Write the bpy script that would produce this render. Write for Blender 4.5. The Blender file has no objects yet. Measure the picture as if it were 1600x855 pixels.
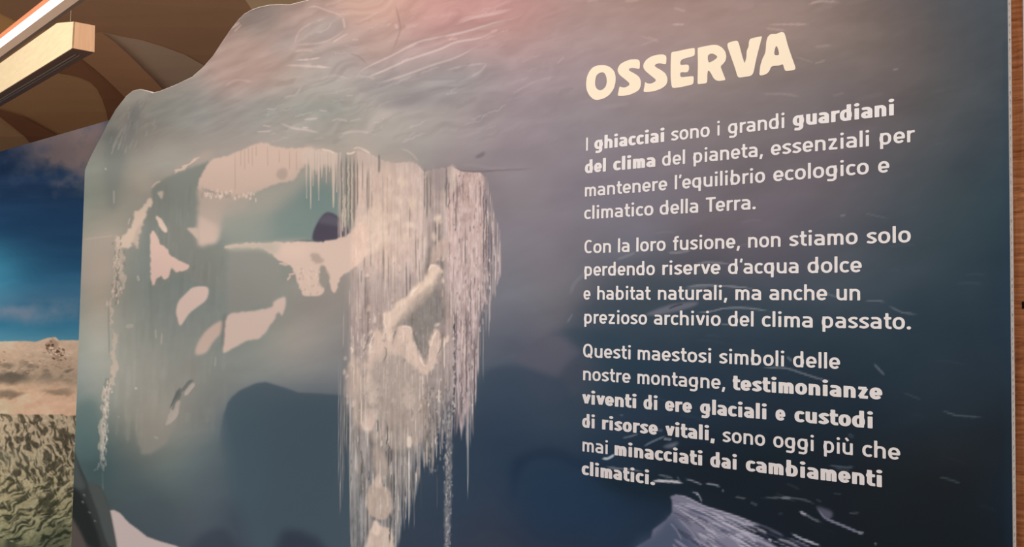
import bpy, bmesh, math, random
import numpy as np
from mathutils import Vector, Matrix, geometry

# ----------------------------------------------------------------------------
# CAMERA: solved from the vanishing points of the text lines and board edges.
# World: x runs to the right along the board, y into the wall, z up; the front
# of the large board is the plane y = 0.
# ----------------------------------------------------------------------------
PW, PH, FPX = 1600, 855, 1450.0
_h = np.array([-1880., -38.5, -FPX]); _h /= np.linalg.norm(_h)
_u = np.array([475., 31427., -FPX]); _u /= np.linalg.norm(_u); _u -= _h*(_u@_h); _u /= np.linalg.norm(_u)
ROT = np.array([-_h, np.cross(_u, -_h), _u])            # rows: world axes in camera axes
EYE = np.array([0., -1.9622, 1.55])
def plane_at(px, py, y=0.0):
    """point of the vertical plane at depth y that the photo shows at (px, py)"""
    r = ROT@np.array([px-PW/2, PH/2-py, -FPX]); t = (y-EYE[1])/r[1]
    return EYE+t*r
def level_at(px, py, z):
    r = ROT@np.array([px-PW/2, PH/2-py, -FPX]); t = (z-EYE[2])/r[2]
    return EYE+t*r
def print_xy(P):
    """print coordinates of points on a board (N x 3)"""
    c = (np.asarray(P, float)-EYE)@ROT
    return PW/2+FPX*c[..., 0]/-c[..., 2], PH/2-FPX*c[..., 1]/-c[..., 2]

cam_d = bpy.data.cameras.new('camera'); cam = bpy.data.objects.new('camera', cam_d)
bpy.context.scene.collection.objects.link(cam)
cam_d.sensor_width = 36; cam_d.lens = FPX*36/PW; cam_d.clip_start = .02; cam_d.clip_end = 100
cam.matrix_world = Matrix([list(ROT[0])+[EYE[0]], list(ROT[1])+[EYE[1]], list(ROT[2])+[EYE[2]], [0, 0, 0, 1]])
bpy.context.scene.camera = cam

# ----------------------------------------------------------------------------
# LIGHT: soft warm fill of the room, and the rows of warm lamps overhead
# ----------------------------------------------------------------------------
scn = bpy.context.scene
scn.view_settings.view_transform = 'Standard'; scn.view_settings.look = 'None'
scn.view_settings.gamma = 1; scn.view_settings.use_curve_mapping = False
scn.view_settings.exposure = 0.0
wd = bpy.data.worlds.new('world'); scn.world = wd; wd.use_nodes = True
wd.node_tree.nodes['Background'].inputs[0].default_value = (1.0, .92, .88, 1)
wd.node_tree.nodes['Background'].inputs[1].default_value = 0.50
def area(name, loc, target, sx, sy, power, color):
    d = bpy.data.lights.new(name, 'AREA'); d.shape = 'RECTANGLE'; d.size = sx; d.size_y = sy; d.energy = power; d.color = color
    o = bpy.data.objects.new(name, d); scn.collection.objects.link(o); o.location = loc
    o.rotation_euler = (Vector(target)-Vector(loc)).to_track_quat('-Z', 'Y').to_euler()
    return o
area('ceiling_lamp_row', (-1.6, -2.2, 3.6), (-1.6, -.2, 1.6), 4.5, .5, 70, (1.0, .86, .72))
area('ceiling_lamp_row_far', (-4.5, -3.2, 3.3), (-3.5, 0, 1.8), 3.0, .5, 30, (1.0, .86, .74))

RND = random.Random(5)
# ----------------------------------------------------------------------------
# helpers
# ----------------------------------------------------------------------------
COL = scn.collection
def s2l(c):
    c = np.asarray(c, float)/255; return np.where(c <= .04045, c/12.92, ((c+.055)/1.055)**2.4)
def link(name, me, mat=None, parent=None, loc=None):
    o = bpy.data.objects.new(name, me); COL.objects.link(o)
    if mat is not None:
        if me.materials: pass
        else: me.materials.append(mat)
    if loc is not None: o.location = loc
    if parent is not None: o.parent = parent; o.matrix_parent_inverse = Matrix.Translation(-Vector(parent.location)) if False else Matrix.Identity(4)
    return o
def mesh(name, V, F, mat=None, parent=None, org=(0, 0, 0), smooth=False):
    """one mesh object; vertices given in world space, origin at org (parents sit at their own org)"""
    me = bpy.data.meshes.new(name); o0 = np.array(org, float)
    me.from_pydata([tuple(np.array(v, float)-o0) for v in V], [], [tuple(f) for f in F]); me.update()
    if smooth: me.polygons.foreach_set('use_smooth', [True]*len(me.polygons))
    o = bpy.data.objects.new(name, me); COL.objects.link(o)
    if mat is not None: me.materials.append(mat)
    if parent is not None:
        o.parent = parent; o.location = o0-np.array(parent['org'])
    else: o.location = o0
    o['org'] = [float(v) for v in o0]
    return o
def tag(o, label=None, cat=None, group=None, kind=None):
    if label: o['label'] = label
    if cat: o['category'] = cat
    if group: o['group'] = group
    if kind: o['kind'] = kind
    return o
def empty(name, org, **k):
    o = bpy.data.objects.new(name, None); COL.objects.link(o); o.location = org; o['org'] = [float(v) for v in org]; o.empty_display_size = .1
    return tag(o, **k)
def box(x0, y0, z0, x1, y1, z1):
    V = [(x0,y0,z0),(x1,y0,z0),(x1,y1,z0),(x0,y1,z0),(x0,y0,z1),(x1,y0,z1),(x1,y1,z1),(x0,y1,z1)]
    return V, [(0,3,2,1),(4,5,6,7),(0,1,5,4),(1,2,6,5),(2,3,7,6),(3,0,4,7)]
def join(parts):
    V = []; F = []
    for v, f in parts:
        k = len(V); V += list(v); F += [tuple(i+k for i in q) for q in f]
    return V, F
def bevel(o, w, seg=2):
    m = o.modifiers.new('edge', 'BEVEL'); m.width = w; m.segments = seg; m.limit_method = 'ANGLE'
def material(name, build, rough=.6, spec=.3):
    m = bpy.data.materials.new(name); m.use_nodes = True; nt = m.node_tree; b = nt.nodes['Principled BSDF']
    b.inputs['Roughness'].default_value = rough; b.inputs['Specular IOR Level'].default_value = spec
    build(nt, b); return m
def rgba(c): return tuple(float(v) for v in s2l(c))+(1,)
def plain(name, c, rough=.6, spec=.3, var=.08, scale=20, bump=0., bscale=60, stretch=(1, 1, 1)):
    def f(nt, b):
        N = nt.nodes; L = nt.links
        tc = N.new('ShaderNodeTexCoord'); mp = N.new('ShaderNodeMapping'); mp.inputs['Scale'].default_value = stretch
        L.new(tc.outputs['Object'], mp.inputs[0])
        n = N.new('ShaderNodeTexNoise'); n.inputs['Scale'].default_value = scale; n.inputs['Detail'].default_value = 6
        L.new(mp.outputs[0], n.inputs['Vector'])
        r = N.new('ShaderNodeValToRGB'); c0 = np.array(rgba(c)[:3])
        r.color_ramp.elements[0].position = .3; r.color_ramp.elements[1].position = .7
        r.color_ramp.elements[0].color = tuple(c0*(1-var))+(1,); r.color_ramp.elements[1].color = tuple(np.minimum(c0*(1+var), 1))+(1,)
        L.new(n.outputs['Fac'], r.inputs[0]); L.new(r.outputs[0], b.inputs['Base Color'])
        if bump:
            n2 = N.new('ShaderNodeTexNoise'); n2.inputs['Scale'].default_value = bscale; n2.inputs['Detail'].default_value = 5
            L.new(mp.outputs[0], n2.inputs['Vector'])
            bp = N.new('ShaderNodeBump'); bp.inputs['Strength'].default_value = bump; bp.inputs['Distance'].default_value = .004
            L.new(n2.outputs['Fac'], bp.inputs['Height']); L.new(bp.outputs[0], b.inputs['Normal'])
    return material(name, f, rough, spec)
def print_material(name):
    def f(nt, b):
        a = nt.nodes.new('ShaderNodeVertexColor'); a.layer_name = 'print'
        nt.links.new(a.outputs['Color'], b.inputs['Base Color'])
        n = nt.nodes.new('ShaderNodeTexNoise'); n.inputs['Scale'].default_value = 3; n.inputs['Detail'].default_value = 2
        bp = nt.nodes.new('ShaderNodeBump'); bp.inputs['Strength'].default_value = .04; bp.inputs['Distance'].default_value = .01
        tc = nt.nodes.new('ShaderNodeTexCoord'); nt.links.new(tc.outputs['Object'], n.inputs['Vector'])
        nt.links.new(n.outputs['Fac'], bp.inputs['Height']); nt.links.new(bp.outputs[0], b.inputs['Normal'])
    return material(name, f, .55, .08)

M_CORE = plain('white_paperboard', (244, 242, 240), .8, .2, .06, 90, .3, 300)
M_CORED = plain('grey_paper_flute', (150, 144, 138), .9, .1, .2, 200)
M_INK = plain('white_ink', (240, 241, 248), .55, .15, .01, 5)
M_CREAM = plain('cream_ink', (250, 240, 222), .55, .15, .01, 5)
M_PLASTER = plain('plaster_beige', (176, 138, 104), .9, .1, .05, 2.2, .15, 40)
M_PLASTER_LIT = plain('plaster_lit_beige', (196, 168, 140), .9, .1, .04, 2.2, .15, 40)
M_PLASTER_SHADE = plain('plaster_shaded_beige', (140, 102, 72), .9, .1, .05, 2.2, .15, 40)  # lit and shaded tones of the same vault plaster
M_WALL = plain('painted_wall', (200, 186, 176), .85, .2, .04, 3, .1, 60)
M_FLOOR = plain('floor_screed', (112, 98, 84), .6, .3, .12, 6, .1, 40)
M_BIRCH = plain('birch_wood', (254, 236, 196), .45, .35, .06, 6, .1, 40, (1, 12, 12))
M_ENDWOOD = plain('end_grain_birch', (252, 202, 162), .55, .3, .08, 8, .1, 40, (12, 12, 1))
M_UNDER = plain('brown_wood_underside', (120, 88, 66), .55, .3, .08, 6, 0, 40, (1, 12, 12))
M_METAL = plain('grey_aluminium', (170, 160, 150), .35, .5, .03, 30)
M_WIRE = plain('steel_wire', (150, 140, 126), .4, .5, .03, 30)

# ----------------------------------------------------------------------------
# THE ROOM: floor, wall behind the boards, vaulted ceiling
# ----------------------------------------------------------------------------
V, F = box(-12.15, -6, -.1, 4, 5.35, 0); tag(mesh('floor', V, F, M_FLOOR), kind='structure')
PI = math.pi
M_SHADE_GREY = plain('plaster_shade_grey', (150, 116, 90), .9, .1, .05, 1.2, .1, 40)  # vault plaster tones: light and shade put into the colour
M_LIT_OLIVE = plain('plaster_lit_olive', (178, 152, 122), .9, .1, .05, 1.2, .1, 40)
M_LIT_OCHRE = plain('plaster_lit_ochre', (200, 154, 104), .9, .1, .05, 1.2, .1, 40)
M_LIT_TAUPE = plain('plaster_lit_taupe', (170, 146, 126), .9, .1, .05, 1.2, .1, 40)
M_SHADE_TAN = plain('plaster_shade_tan', (164, 124, 94), .9, .1, .05, 1.2, .1, 40)
M_SHADE_UMBER = plain('plaster_shade_umber', (142, 100, 74), .9, .1, .05, 1.2, .1, 40)
M_LIT_SAND = plain('plaster_lit_sand', (182, 142, 104), .9, .1, .05, 1.2, .1, 40)
M_LIT_PALE = plain('plaster_lit_pale', (192, 156, 120), .9, .1, .05, 1.2, .1, 40)
M_ORANGEWOOD = plain('orange_wood_edge', (226, 140, 96), .5, .3, .05, 8)
M_GLOW_WING = plain('satin_glow_wing', (180, 156, 138), .6, .3, .02, 8)
def _led(nt, b):
    b.inputs['Base Color'].default_value = (1, 1, 1, 1); b.inputs['Emission Color'].default_value = (1, .93, .84, 1); b.inputs['Emission Strength'].default_value = 3.2
M_LED = material('led_diffuser', _led, .4)
def _sawn(nt, b):
    N = nt.nodes; L = nt.links; tc = N.new('ShaderNodeTexCoord'); mp = N.new('ShaderNodeMapping'); mp.inputs['Scale'].default_value = (3, 3, 60)
    L.new(tc.outputs['Object'], mp.inputs[0]); n = N.new('ShaderNodeTexNoise'); n.inputs['Scale'].default_value = 2.2; n.inputs['Detail'].default_value = 6; L.new(mp.outputs[0], n.inputs['Vector'])
    mp2 = N.new('ShaderNodeMapping'); mp2.inputs['Scale'].default_value = (26, 26, 2); L.new(tc.outputs['Object'], mp2.inputs[0])
    n2 = N.new('ShaderNodeTexNoise'); n2.inputs['Scale'].default_value = 1.6; n2.inputs['Detail'].default_value = 3; L.new(mp2.outputs[0], n2.inputs['Vector'])
    r = N.new('ShaderNodeValToRGB'); r.color_ramp.elements[0].position = .32; r.color_ramp.elements[1].position = .68
    r.color_ramp.elements[0].color = rgba((138, 78, 46)); r.color_ramp.elements[1].color = rgba((232, 168, 120)); e = r.color_ramp.elements.new(.5); e.color = rgba((190, 124, 82))
    mx = N.new('ShaderNodeMath'); mx.operation = 'ADD'; m2 = N.new('ShaderNodeMath'); m2.operation = 'MULTIPLY'; m2.inputs[1].default_value = .5
    m3 = N.new('ShaderNodeMath'); m3.operation = 'MULTIPLY'; m3.inputs[1].default_value = .5
    L.new(n.outputs['Fac'], m2.inputs[0]); L.new(n2.outputs['Fac'], m3.inputs[0]); L.new(m2.outputs[0], mx.inputs[0]); L.new(m3.outputs[0], mx.inputs[1])
    L.new(mx.outputs[0], r.inputs[0]); L.new(r.outputs[0], b.inputs['Base Color'])
M_SAWN = material('rough_sawn_wood', _sawn, .8, .15)
M_STRIP = plain('white_strip_stand_in', (250, 248, 255), .5, .3, .01, 5)
M_DARK = plain('dark_recess', (36, 20, 14), .8, .1, .02, 5)
V, F = box(-12.15, -6, 0, -12, 5.35, 4.6); tag(mesh('wall_left', V, F, M_WALL, org=(-12, 0, 0)), kind='structure')
V, F = box(-12, 5.2, 0, 3, 5.35, 4.6); tag(mesh('wall_back', V, F, M_WALL, org=(-3, 5.2, 0)), kind='structure')
V, F = box(-.7, .42, 0, 2.2, .5, 3.3); tag(mesh('wall_right', V, F, M_WALL, org=(.7, .42, 0)), kind='structure')

# ---- vaulted ceiling: plaster webs and arch bands along groins, light and shade painted as tones -------
def vz(px, py): return 3.55-.0032*py
def vp(px, py, lift=0.): return level_at(px, py, vz(px, py)-lift)
c1 = [(158,50),(190,57),(222,63),(255,73),(290,86),(320,103),(360,130),(400,165)]
c2 = [(158,50),(182,68),(204,88),(224,108),(240,124),(256,142),(275,168),(300,205)]
c3 = [(128,92),(146,106),(162,120),(178,135),(196,153),(215,178),(240,215)]
c4 = [(92,114),(108,116),(126,121),(142,129),(152,140),(160,156),(166,175),(172,205),(180,240)]
def web(pts, mat, name='vault_web', lift=0., thick=.06):
    """a plaster surface: its outline lies on the vault, given real thickness upwards"""
    P = [vp(x, y, lift) for x, y in pts]; n = len(P)
    cen = sum(np.array(p) for p in P)/n; away = cen-EYE; away[2] = abs(away[2]); away /= np.linalg.norm(away)
    tr = geometry.tessellate_polygon([[Vector((x, y, 0)) for x, y in pts]])
    V = list(P)+[p+away*thick for p in P]
    F = [tuple(t) for t in tr]+[tuple(n+i for i in reversed(t)) for t in tr]
    F += [(i, (i+1) % n, n+(i+1) % n, n+i) for i in range(n)]
    o = mesh(name, V, F, mat, parent=VAULT, org=VAULT['org'])
    bm = bmesh.new(); bm.from_mesh(o.data); bmesh.ops.recalc_face_normals(bm, faces=bm.faces); bm.to_mesh(o.data); bm.free()
    return o
VAULT = tag(empty('ceiling', (-6, 3, 3.2)), kind='structure')
web([(-420,-420),(-60,-10),(20,30),(60,40),(100,58),(158,50)]+c1[1:]+[(520,170),(470,90),(420,44),(394,16),(374,-14),(300,-420)], M_SHADE_GREY)
web([(374,-14),(394,16),(420,44),(520,170),(900,150),(900,-420),(300,-420)], M_LIT_OLIVE)
web([(-420,-420),(-420,120),(-60,60),(0,52),(60,40),(20,30),(-60,-10)], M_LIT_OCHRE, lift=-.01)
web(c1+list(reversed(c2))[:-1], M_LIT_TAUPE, lift=.004)
web([(100,58),(158,50)]+c2[1:]+list(reversed(c3))+[(112,76)], M_SHADE_TAN, 'arch_band', lift=.02)
web([(92,114),(60,100),(100,70),(112,76)]+c3+list(reversed(c4))[:-1], M_SHADE_UMBER, lift=.0)  # shaded part of one curved surface, set apart by colour
web([(-420,120),(-420,230),(-60,158),(-12,169),(0,172),(35,182),(92,213),(130,240),(180,240)]+list(reversed(c4))[1:]+[(60,100),(100,70),(112,76),(100,58),(60,40),(0,52),(-60,60)], M_LIT_SAND, lift=-.004)
web([(-12,169),(0,172),(35,182),(92,213),(130,240),(150,290),(80,290),(60,240),(38,213),(18,197),(0,183)], M_SHADE_UMBER, lift=.003)
web([(-420,230),(-60,158),(-12,169),(0,183),(18,197),(38,213),(60,240),(80,290),(80,340),(-420,420)], M_LIT_PALE, lift=0)

# ----------------------------------------------------------------------------
# PENDANT LAMPS: two parallel birch beams hung on wires
# ----------------------------------------------------------------------------
def ray(px, py): 
    r = ROT@np.array([px-PW/2, PH/2-py, -FPX]); return r/np.linalg.norm(r)
DIR = ray(-533, 475.0)
def on_plane(px, py, P0, N):
    r = ray(px, py); return EYE+r*(((P0-EYE)@N)/(r@N))
def prism(sec, d, L0, L1):
    n = len(sec); V = [p+d*L0 for p in sec]+[p+d*L1 for p in sec]
    F = [tuple(range(n)), tuple(reversed(range(n, 2*n)))]+[(i, n+i, n+(i+1) % n, (i+1) % n) for i in range(n)]
    return V, F
def fixn(o):
    bm = bmesh.new(); bm.from_mesh(o.data); bmesh.ops.recalc_face_normals(bm, faces=bm.faces); bm.to_mesh(o.data); bm.free(); return o
A = EYE+ray(113, 75)*3.55
B, Cc, D = [on_plane(x, y, A, DIR) for x, y in ((147.5, 81.5), (148.5, 40), (115.5, 33.8))]
up_ = (D-A)/np.linalg.norm(D-A); right_ = (B-A)/np.linalg.norm(B-A)
E = on_plane(89, 36, A, np.cross(DIR, up_))
LEN = 3.2
lamp = empty('pendant_beam_lamp', tuple(A), label='birch wood beam lamp hanging by a wire, its square sawn end in view', cat='lamp')
o = fixn(mesh('beam_body', *prism([A+right_*.004, B, Cc, D+right_*.004], DIR, 0.006, LEN), M_BIRCH, lamp, A)); bevel(o, .0015)
# end grain block closing the near end
o = fixn(mesh('end_block', *prism([A, B, Cc, D], DIR, 0, .006), M_ENDWOOD, lamp, A))
# tall side board with its near top corner cut off
ed = (E-D)@DIR; eu = (E-D)@up_
side = [A+DIR*.0, D+DIR*.0, E, D+up_*eu+DIR*LEN, A+DIR*LEN]
Vs = side+[p+right_*.004 for p in side]; n = 5
fixn(mesh('side_board', Vs, [tuple(range(5)), tuple(range(9, 4, -1))]+[(i, (i+1) % n, n+(i+1) % n, n+i) for i in range(n)], M_BIRCH, lamp, A))
w_ = np.linalg.norm(B-A); dn = -up_
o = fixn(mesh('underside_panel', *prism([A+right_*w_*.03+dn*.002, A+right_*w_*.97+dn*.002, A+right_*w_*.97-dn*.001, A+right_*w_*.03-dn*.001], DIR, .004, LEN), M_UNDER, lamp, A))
for a_ in (.40, .56):
    fixn(mesh('track_rail', *prism([A+right_*w_*a_+dn*.006, A+right_*w_*(a_+.035)+dn*.006, A+right_*w_*(a_+.035)+dn*.001, A+right_*w_*a_+dn*.001], DIR, .06, LEN), M_METAL, lamp, A))
T0 = A+(Cc-B)*1.0+right_*w_*.05+DIR*.03; T0 = on_plane(110.3, 33.5, T0, DIR)
def rod(P, Q, r, n=8):
    P = np.array(P, float); Q = np.array(Q, float); d = Q-P; d /= np.linalg.norm(d)
    a = np.cross(d, [0.3, 1, .2]); a /= np.linalg.norm(a); b = np.cross(d, a)
    return prism([P+(a*math.cos(2*PI*k/n)+b*math.sin(2*PI*k/n))*r for k in range(n)], d, 0, np.linalg.norm(Q-P))
fixn(mesh('hanging_wire', *rod(T0, T0+np.array([0, 0, .62]), .0011), M_WIRE, lamp, A))

P3 = EYE+ray(0, 75)*2.9
q = {k: on_plane(0, y, P3, DIR) for k, y in (('1', 53.5), ('2', 61.5), ('4', 86))}
upv = np.array([0, 0, 1.0])-DIR*DIR[2]; upv /= np.linalg.norm(upv); away = np.cross(DIR, upv); away = away if away@ray(0, 60) > 0 else -away
lamp2 = empty('pendant_beam_lamp.001', tuple(P3), label='glowing birch beam lamp crossing the upper left corner, its light strip facing us', cat='lamp')
fixn(mesh('beam_body', *prism([q['1'], q['2'], q['2']+away*.05, q['1']+away*.05+upv*.02], DIR, -1.6, 3.0), M_ORANGEWOOD, lamp2, P3))
mid = (q['2']+P3)/2-away*.006
fixn(mesh('light_strip', *prism([q['2'], mid, P3, P3+away*.03, q['2']+away*.03], DIR, -1.6, 3.0), M_LED, lamp2, P3))
fixn(mesh('glow_wing', *prism([P3, q['4']+away*.006, q['4']+away*.016, P3+away*.01], DIR, -1.6, 3.0), M_GLOW_WING, lamp2, P3))  # wing added beside the strip to stand for its soft glow
GAIN = [[0.8783, 0.7631, 0.6678], [0.0019, 0.0039, 0.0042], [0.3271, 0.2832, 0.2415], [-0.0309, -0.0264, -0.0223], [0.0212, 0.0205, 0.0184], [0.0935, 0.0806, 0.0682]]
# ----------------------------------------------------------------------------
# PRINTS: the two photographs printed on the boards, painted with numpy.
# Colours are as seen in the room, its light included (divided later by the
# fitted lamp light), traced in flat print coordinates (one unit = one photo pixel).
# ----------------------------------------------------------------------------
class Canvas:
    def __init__(s, x0, y0, x1, y1):
        s.x0, s.y0, s.w, s.h = x0, y0, x1-x0, y1-y0
        s.a = np.zeros((s.h, s.w, 3), np.float32)
        yy, xx = np.mgrid[0:s.h, 0:s.w].astype(np.float32)
        s.X = xx + x0; s.Y = yy + y0
    def box(s, bx0, by0, bx1, by1):
        i0 = max(0, int(bx0 - s.x0)); i1 = min(s.w, int(bx1 - s.x0)+1)
        j0 = max(0, int(by0 - s.y0)); j1 = min(s.h, int(by1 - s.y0)+1)
        return (slice(j0, j1), slice(i0, i1)) if i1 > i0 and j1 > j0 else None
    def mix(s, sl, m, col):
        c = np.asarray(col, np.float32)
        r = s.a[sl]
        r += m[..., None]*(c - r)
    def sample(s, x, y):
        fx = np.clip(x - s.x0, 0, s.w-1.001); fy = np.clip(y - s.y0, 0, s.h-1.001)
        i = fx.astype(int); j = fy.astype(int); u = (fx-i)[..., None]; v = (fy-j)[..., None]
        A = s.a
        return (A[j, i]*(1-u)*(1-v) + A[j, i+1]*u*(1-v) + A[j+1, i]*(1-u)*v + A[j+1, i+1]*u*v)

def lattice(seed):
    return np.random.RandomState(seed).rand(256, 256).astype(np.float32)*2-1
_LAT = {}
def noise(x, y, seed=0):
    if seed not in _LAT: _LAT[seed] = lattice(seed+11)
    L = _LAT[seed]
    xi = np.floor(x).astype(int); yi = np.floor(y).astype(int)
    u = x-xi; v = y-yi; u = u*u*(3-2*u); v = v*v*(3-2*v)
    a = L[yi & 255, xi & 255]; b = L[yi & 255, (xi+1) & 255]
    c = L[(yi+1) & 255, xi & 255]; d = L[(yi+1) & 255, (xi+1) & 255]
    return (a*(1-u)+b*u)*(1-v) + (c*(1-u)+d*u)*v
def fbm(x, y, seed=0, oct=4, gain=.5):
    r = 0; amp = 1; tot = 0
    for k in range(oct):
        r = r + amp*noise(x*(2**k)+k*17.3, y*(2**k)+k*9.1, seed+k); tot += amp; amp *= gain
    return r/tot
def gblur(m, sg):
    if sg <= 0.3: return m
    n = int(sg*3+1); k = np.exp(-.5*(np.arange(-n, n+1)/sg)**2); k /= k.sum()
    def c1(a):
        p = np.pad(a, ((0, 0), (n, n)), mode='edge'); out = np.zeros_like(a)
        for i, w in enumerate(k): out += w*p[:, i:i+a.shape[1]]
        return out
    return c1(c1(m).T.copy()).T
def inside(X, Y, pts):
    r = np.zeros(X.shape, bool); n = len(pts)
    for i in range(n):
        xa, ya = pts[i]; xb, yb = pts[(i+1) % n]
        if ya == yb: continue
        c = ((Y >= min(ya, yb)) & (Y < max(ya, yb)))
        r ^= c & (X < xa + (Y-ya)*(xb-xa)/(yb-ya))
    return r
def crom(pts, closed=False, n=6):
    P = [np.array(p, float) for p in pts]; out = []
    N = len(P); rng = range(N if closed else N-1)
    for i in rng:
        if closed: p0, p1, p2, p3 = P[i-1], P[i], P[(i+1) % N], P[(i+2) % N]
        else: p0, p1, p2, p3 = P[max(i-1, 0)], P[i], P[i+1], P[min(i+2, N-1)]
        for k in range(n):
            t = k/n
            out.append(tuple(.5*((2*p1)+(-p0+p2)*t+(2*p0-5*p1+4*p2-p3)*t*t+(-p0+3*p1-3*p2+p3)*t**3)))
    if not closed: out.append(tuple(P[-1]))
    return out
def poly(C, pts, col, soft=.8, a=1., rough=0., rs=6., seed=3, smooth=True, tex=None):
    if smooth: pts = crom(pts, True, 4)
    xs = [p[0] for p in pts]; ys = [p[1] for p in pts]; e = soft*3+rough+2
    sl = C.box(min(xs)-e, min(ys)-e, max(xs)+e, max(ys)+e)
    if sl is None: return
    X, Y = C.X[sl], C.Y[sl]
    dx = dy = 0
    if rough:
        dx = fbm(X/rs, Y/rs, seed, 3)*rough*1.6; dy = fbm(X/rs+40, Y/rs+7, seed+5, 3)*rough*1.6
    m = sum(inside(X+dx+ox, Y+dy+oy, pts).astype(np.float32) for ox, oy in ((-.25, -.25), (.25, .25)))/2
    m = gblur(m, soft)*a
    if tex is not None: m = m*np.clip(tex(X, Y), 0, 1)
    C.mix(sl, m, col)
def stroke(C, pts, col, w=1.5, w2=None, soft=.6, a=1., fade=True, wob=0., seed=1):
    """a tapered line of print; w is the half width at its middle"""
    pts = crom(pts, False, 6) if len(pts) > 2 else pts
    w2 = w if w2 is None else w2
    xs = [p[0] for p in pts]; ys = [p[1] for p in pts]; e = max(w, w2)+soft*3+wob+2
    sl = C.box(min(xs)-e, min(ys)-e, max(xs)+e, max(ys)+e)
    if sl is None: return
    X, Y = C.X[sl], C.Y[sl]
    if wob:
        X = X+fbm(X/7, Y/7, seed, 2)*wob; Y = Y+fbm(X/7+9, Y/7, seed+3, 2)*wob
    best = np.full(X.shape, 1e9, np.float32); T = np.zeros(X.shape, np.float32)
    L = [0]
    for i in range(len(pts)-1): L.append(L[-1]+math.hypot(pts[i+1][0]-pts[i][0], pts[i+1][1]-pts[i][1]))
    tot = max(L[-1], 1e-3)
    for i in range(len(pts)-1):
        ax, ay = pts[i]; bx, by = pts[i+1]; vx, vy = bx-ax, by-ay; q = vx*vx+vy*vy
        if q < 1e-9: continue
        t = np.clip(((X-ax)*vx+(Y-ay)*vy)/q, 0, 1)
        d = np.hypot(X-ax-t*vx, Y-ay-t*vy)
        k = d < best; best = np.where(k, d, best); T = np.where(k, (L[i]+t*math.sqrt(q))/tot, T)
    ww = w+(w2-w)*T
    if fade: ww = ww*np.sqrt(np.clip(np.minimum(T, 1-T)*5, .02, 1))
    m = np.clip((ww-best)/max(soft, .3)+.5, 0, 1)*a
    if fade: m = m*np.clip(np.minimum(T, 1-T)*6+.15, 0, 1)
    C.mix(sl, m, col)

def tps(pts, vals, X, Y):
    """thin plate spline through scattered colours"""
    P = np.array(pts, float)/400; V = np.array(vals, float); n = len(P)
    def U(r2): return np.where(r2 > 0, r2*np.log(r2+1e-12), 0)
    K = U(((P[:, None]-P[None])**2).sum(-1)) + np.eye(n)*.004
    M = np.zeros((n+3, n+3)); M[:n, :n] = K; M[:n, n] = 1; M[:n, n+1:] = P; M[n, :n] = 1; M[n+1:, :n] = P.T
    R = np.zeros((n+3, V.shape[1])); R[:n] = V
    S = np.linalg.solve(M, R)
    x = X.ravel()/400; y = Y.ravel()/400; out = np.zeros((x.size, V.shape[1]))
    for i in range(n):
        out += U((x-P[i, 0])**2+(y-P[i, 1])**2)[:, None]*S[i]
    out += S[n]+x[:, None]*S[n+1]+y[:, None]*S[n+2]
    return out.reshape(X.shape+(V.shape[1],))
def retouch(x, y, c):
    """corrections to the table of background tones, by region (x, y, radius x, radius y: change)"""
    c = np.array(c, float)
    for (cx, cy, rx, ry, d) in TOUCH:
        w = math.exp(-((x-cx)/rx)**2-((y-cy)/ry)**2); c = c+w*np.array(d, float)
    return c
TOUCH = [(220,520,150,110,(20,15,12)),(470,540,90,90,(14,10,7)),(270,740,110,70,(10,12,8)),(850,400,80,130,(14,6,4)),(480,330,90,50,(12,3,0)),(150,450,40,90,(8,4,2)),
         (720,500,60,120,(6,4,4)),(430,185,80,40,(8,1,0)),(780,40,90,50,(-6,4,4)),(490,330,60,50,(6,0,-1)),(250,190,70,60,(5,2,-1)),(150,290,40,70,(10,5,0)),(1060,110,260,120,(10,8,7)),(960,270,120,80,(9,7,7)),(380,150,90,60,(8,2,1)),(1250,300,150,80,(6,5,5)),(850,60,60,60,(-6,0,2)),(480,560,80,70,(9,9,9)),(230,600,70,70,(12,7,6)),(300,700,60,60,(6,7,6)),(860,640,60,60,(2,3,2)),(760,790,80,60,(-6,0,4)),(260,450,120,110,(8,10,9)),(270,730,90,60,(6,9,11)),(160,560,50,90,(4,7,7)),(480,700,90,120,(2,3,3)),(230,170,80,60,(3,2,1)),
  (1300,60,90,60,(20,15,12)),(1450,120,90,110,(8,4,2)),(1300,292,80,60,(8,3,2)),(1180,372,150,55,(20,14,14)),(980,362,60,50,(14,13,15)),(1320,440,110,50,(12,10,10)),(1480,560,120,120,(7,6,6)),(1480,710,120,80,(7,6,5)),(1500,400,60,80,(4,4,3)),
  (860,182,50,50,(-10,-11,-12)),(710,198,50,40,(11,6,3)),(600,198,55,40,(28,22,20)),(480,138,50,40,(14,12,8)),(250,228,40,40,(12,6,6)),(140,330,40,60,(-8,-13,-12)),(300,180,60,40,(-4,-9,-7)),
  (140,462,40,60,(-14,-18,-16)),(210,722,50,50,(-12,-12,-12)),(300,765,70,50,(-16,-16,-16)),(578,31,50,40,(14,13,14)),(380,352,30,25,(13,1,0))]
def base_field(C, table, step=10):
    pts = []; vals = []
    for y, row in table:
        for x, c in row: pts.append((x, y)); vals.append(retouch(x, y, c))
    gx = np.arange(C.x0, C.x0+C.w+step, step, dtype=float); gy = np.arange(C.y0, C.y0+C.h+step, step, dtype=float)
    GX, GY = np.meshgrid(gx, gy)
    F = tps(pts, vals, GX, GY)
    fx = (C.X-C.x0)/step; fy = (C.Y-C.y0)/step; i = fx.astype(int); j = fy.astype(int); u = (fx-i)[..., None]; v = (fy-j)[..., None]
    C.a[:] = F[j, i]*(1-u)*(1-v)+F[j, i+1]*u*(1-v)+F[j+1, i]*(1-u)*v+F[j+1, i+1]*u*v

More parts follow.
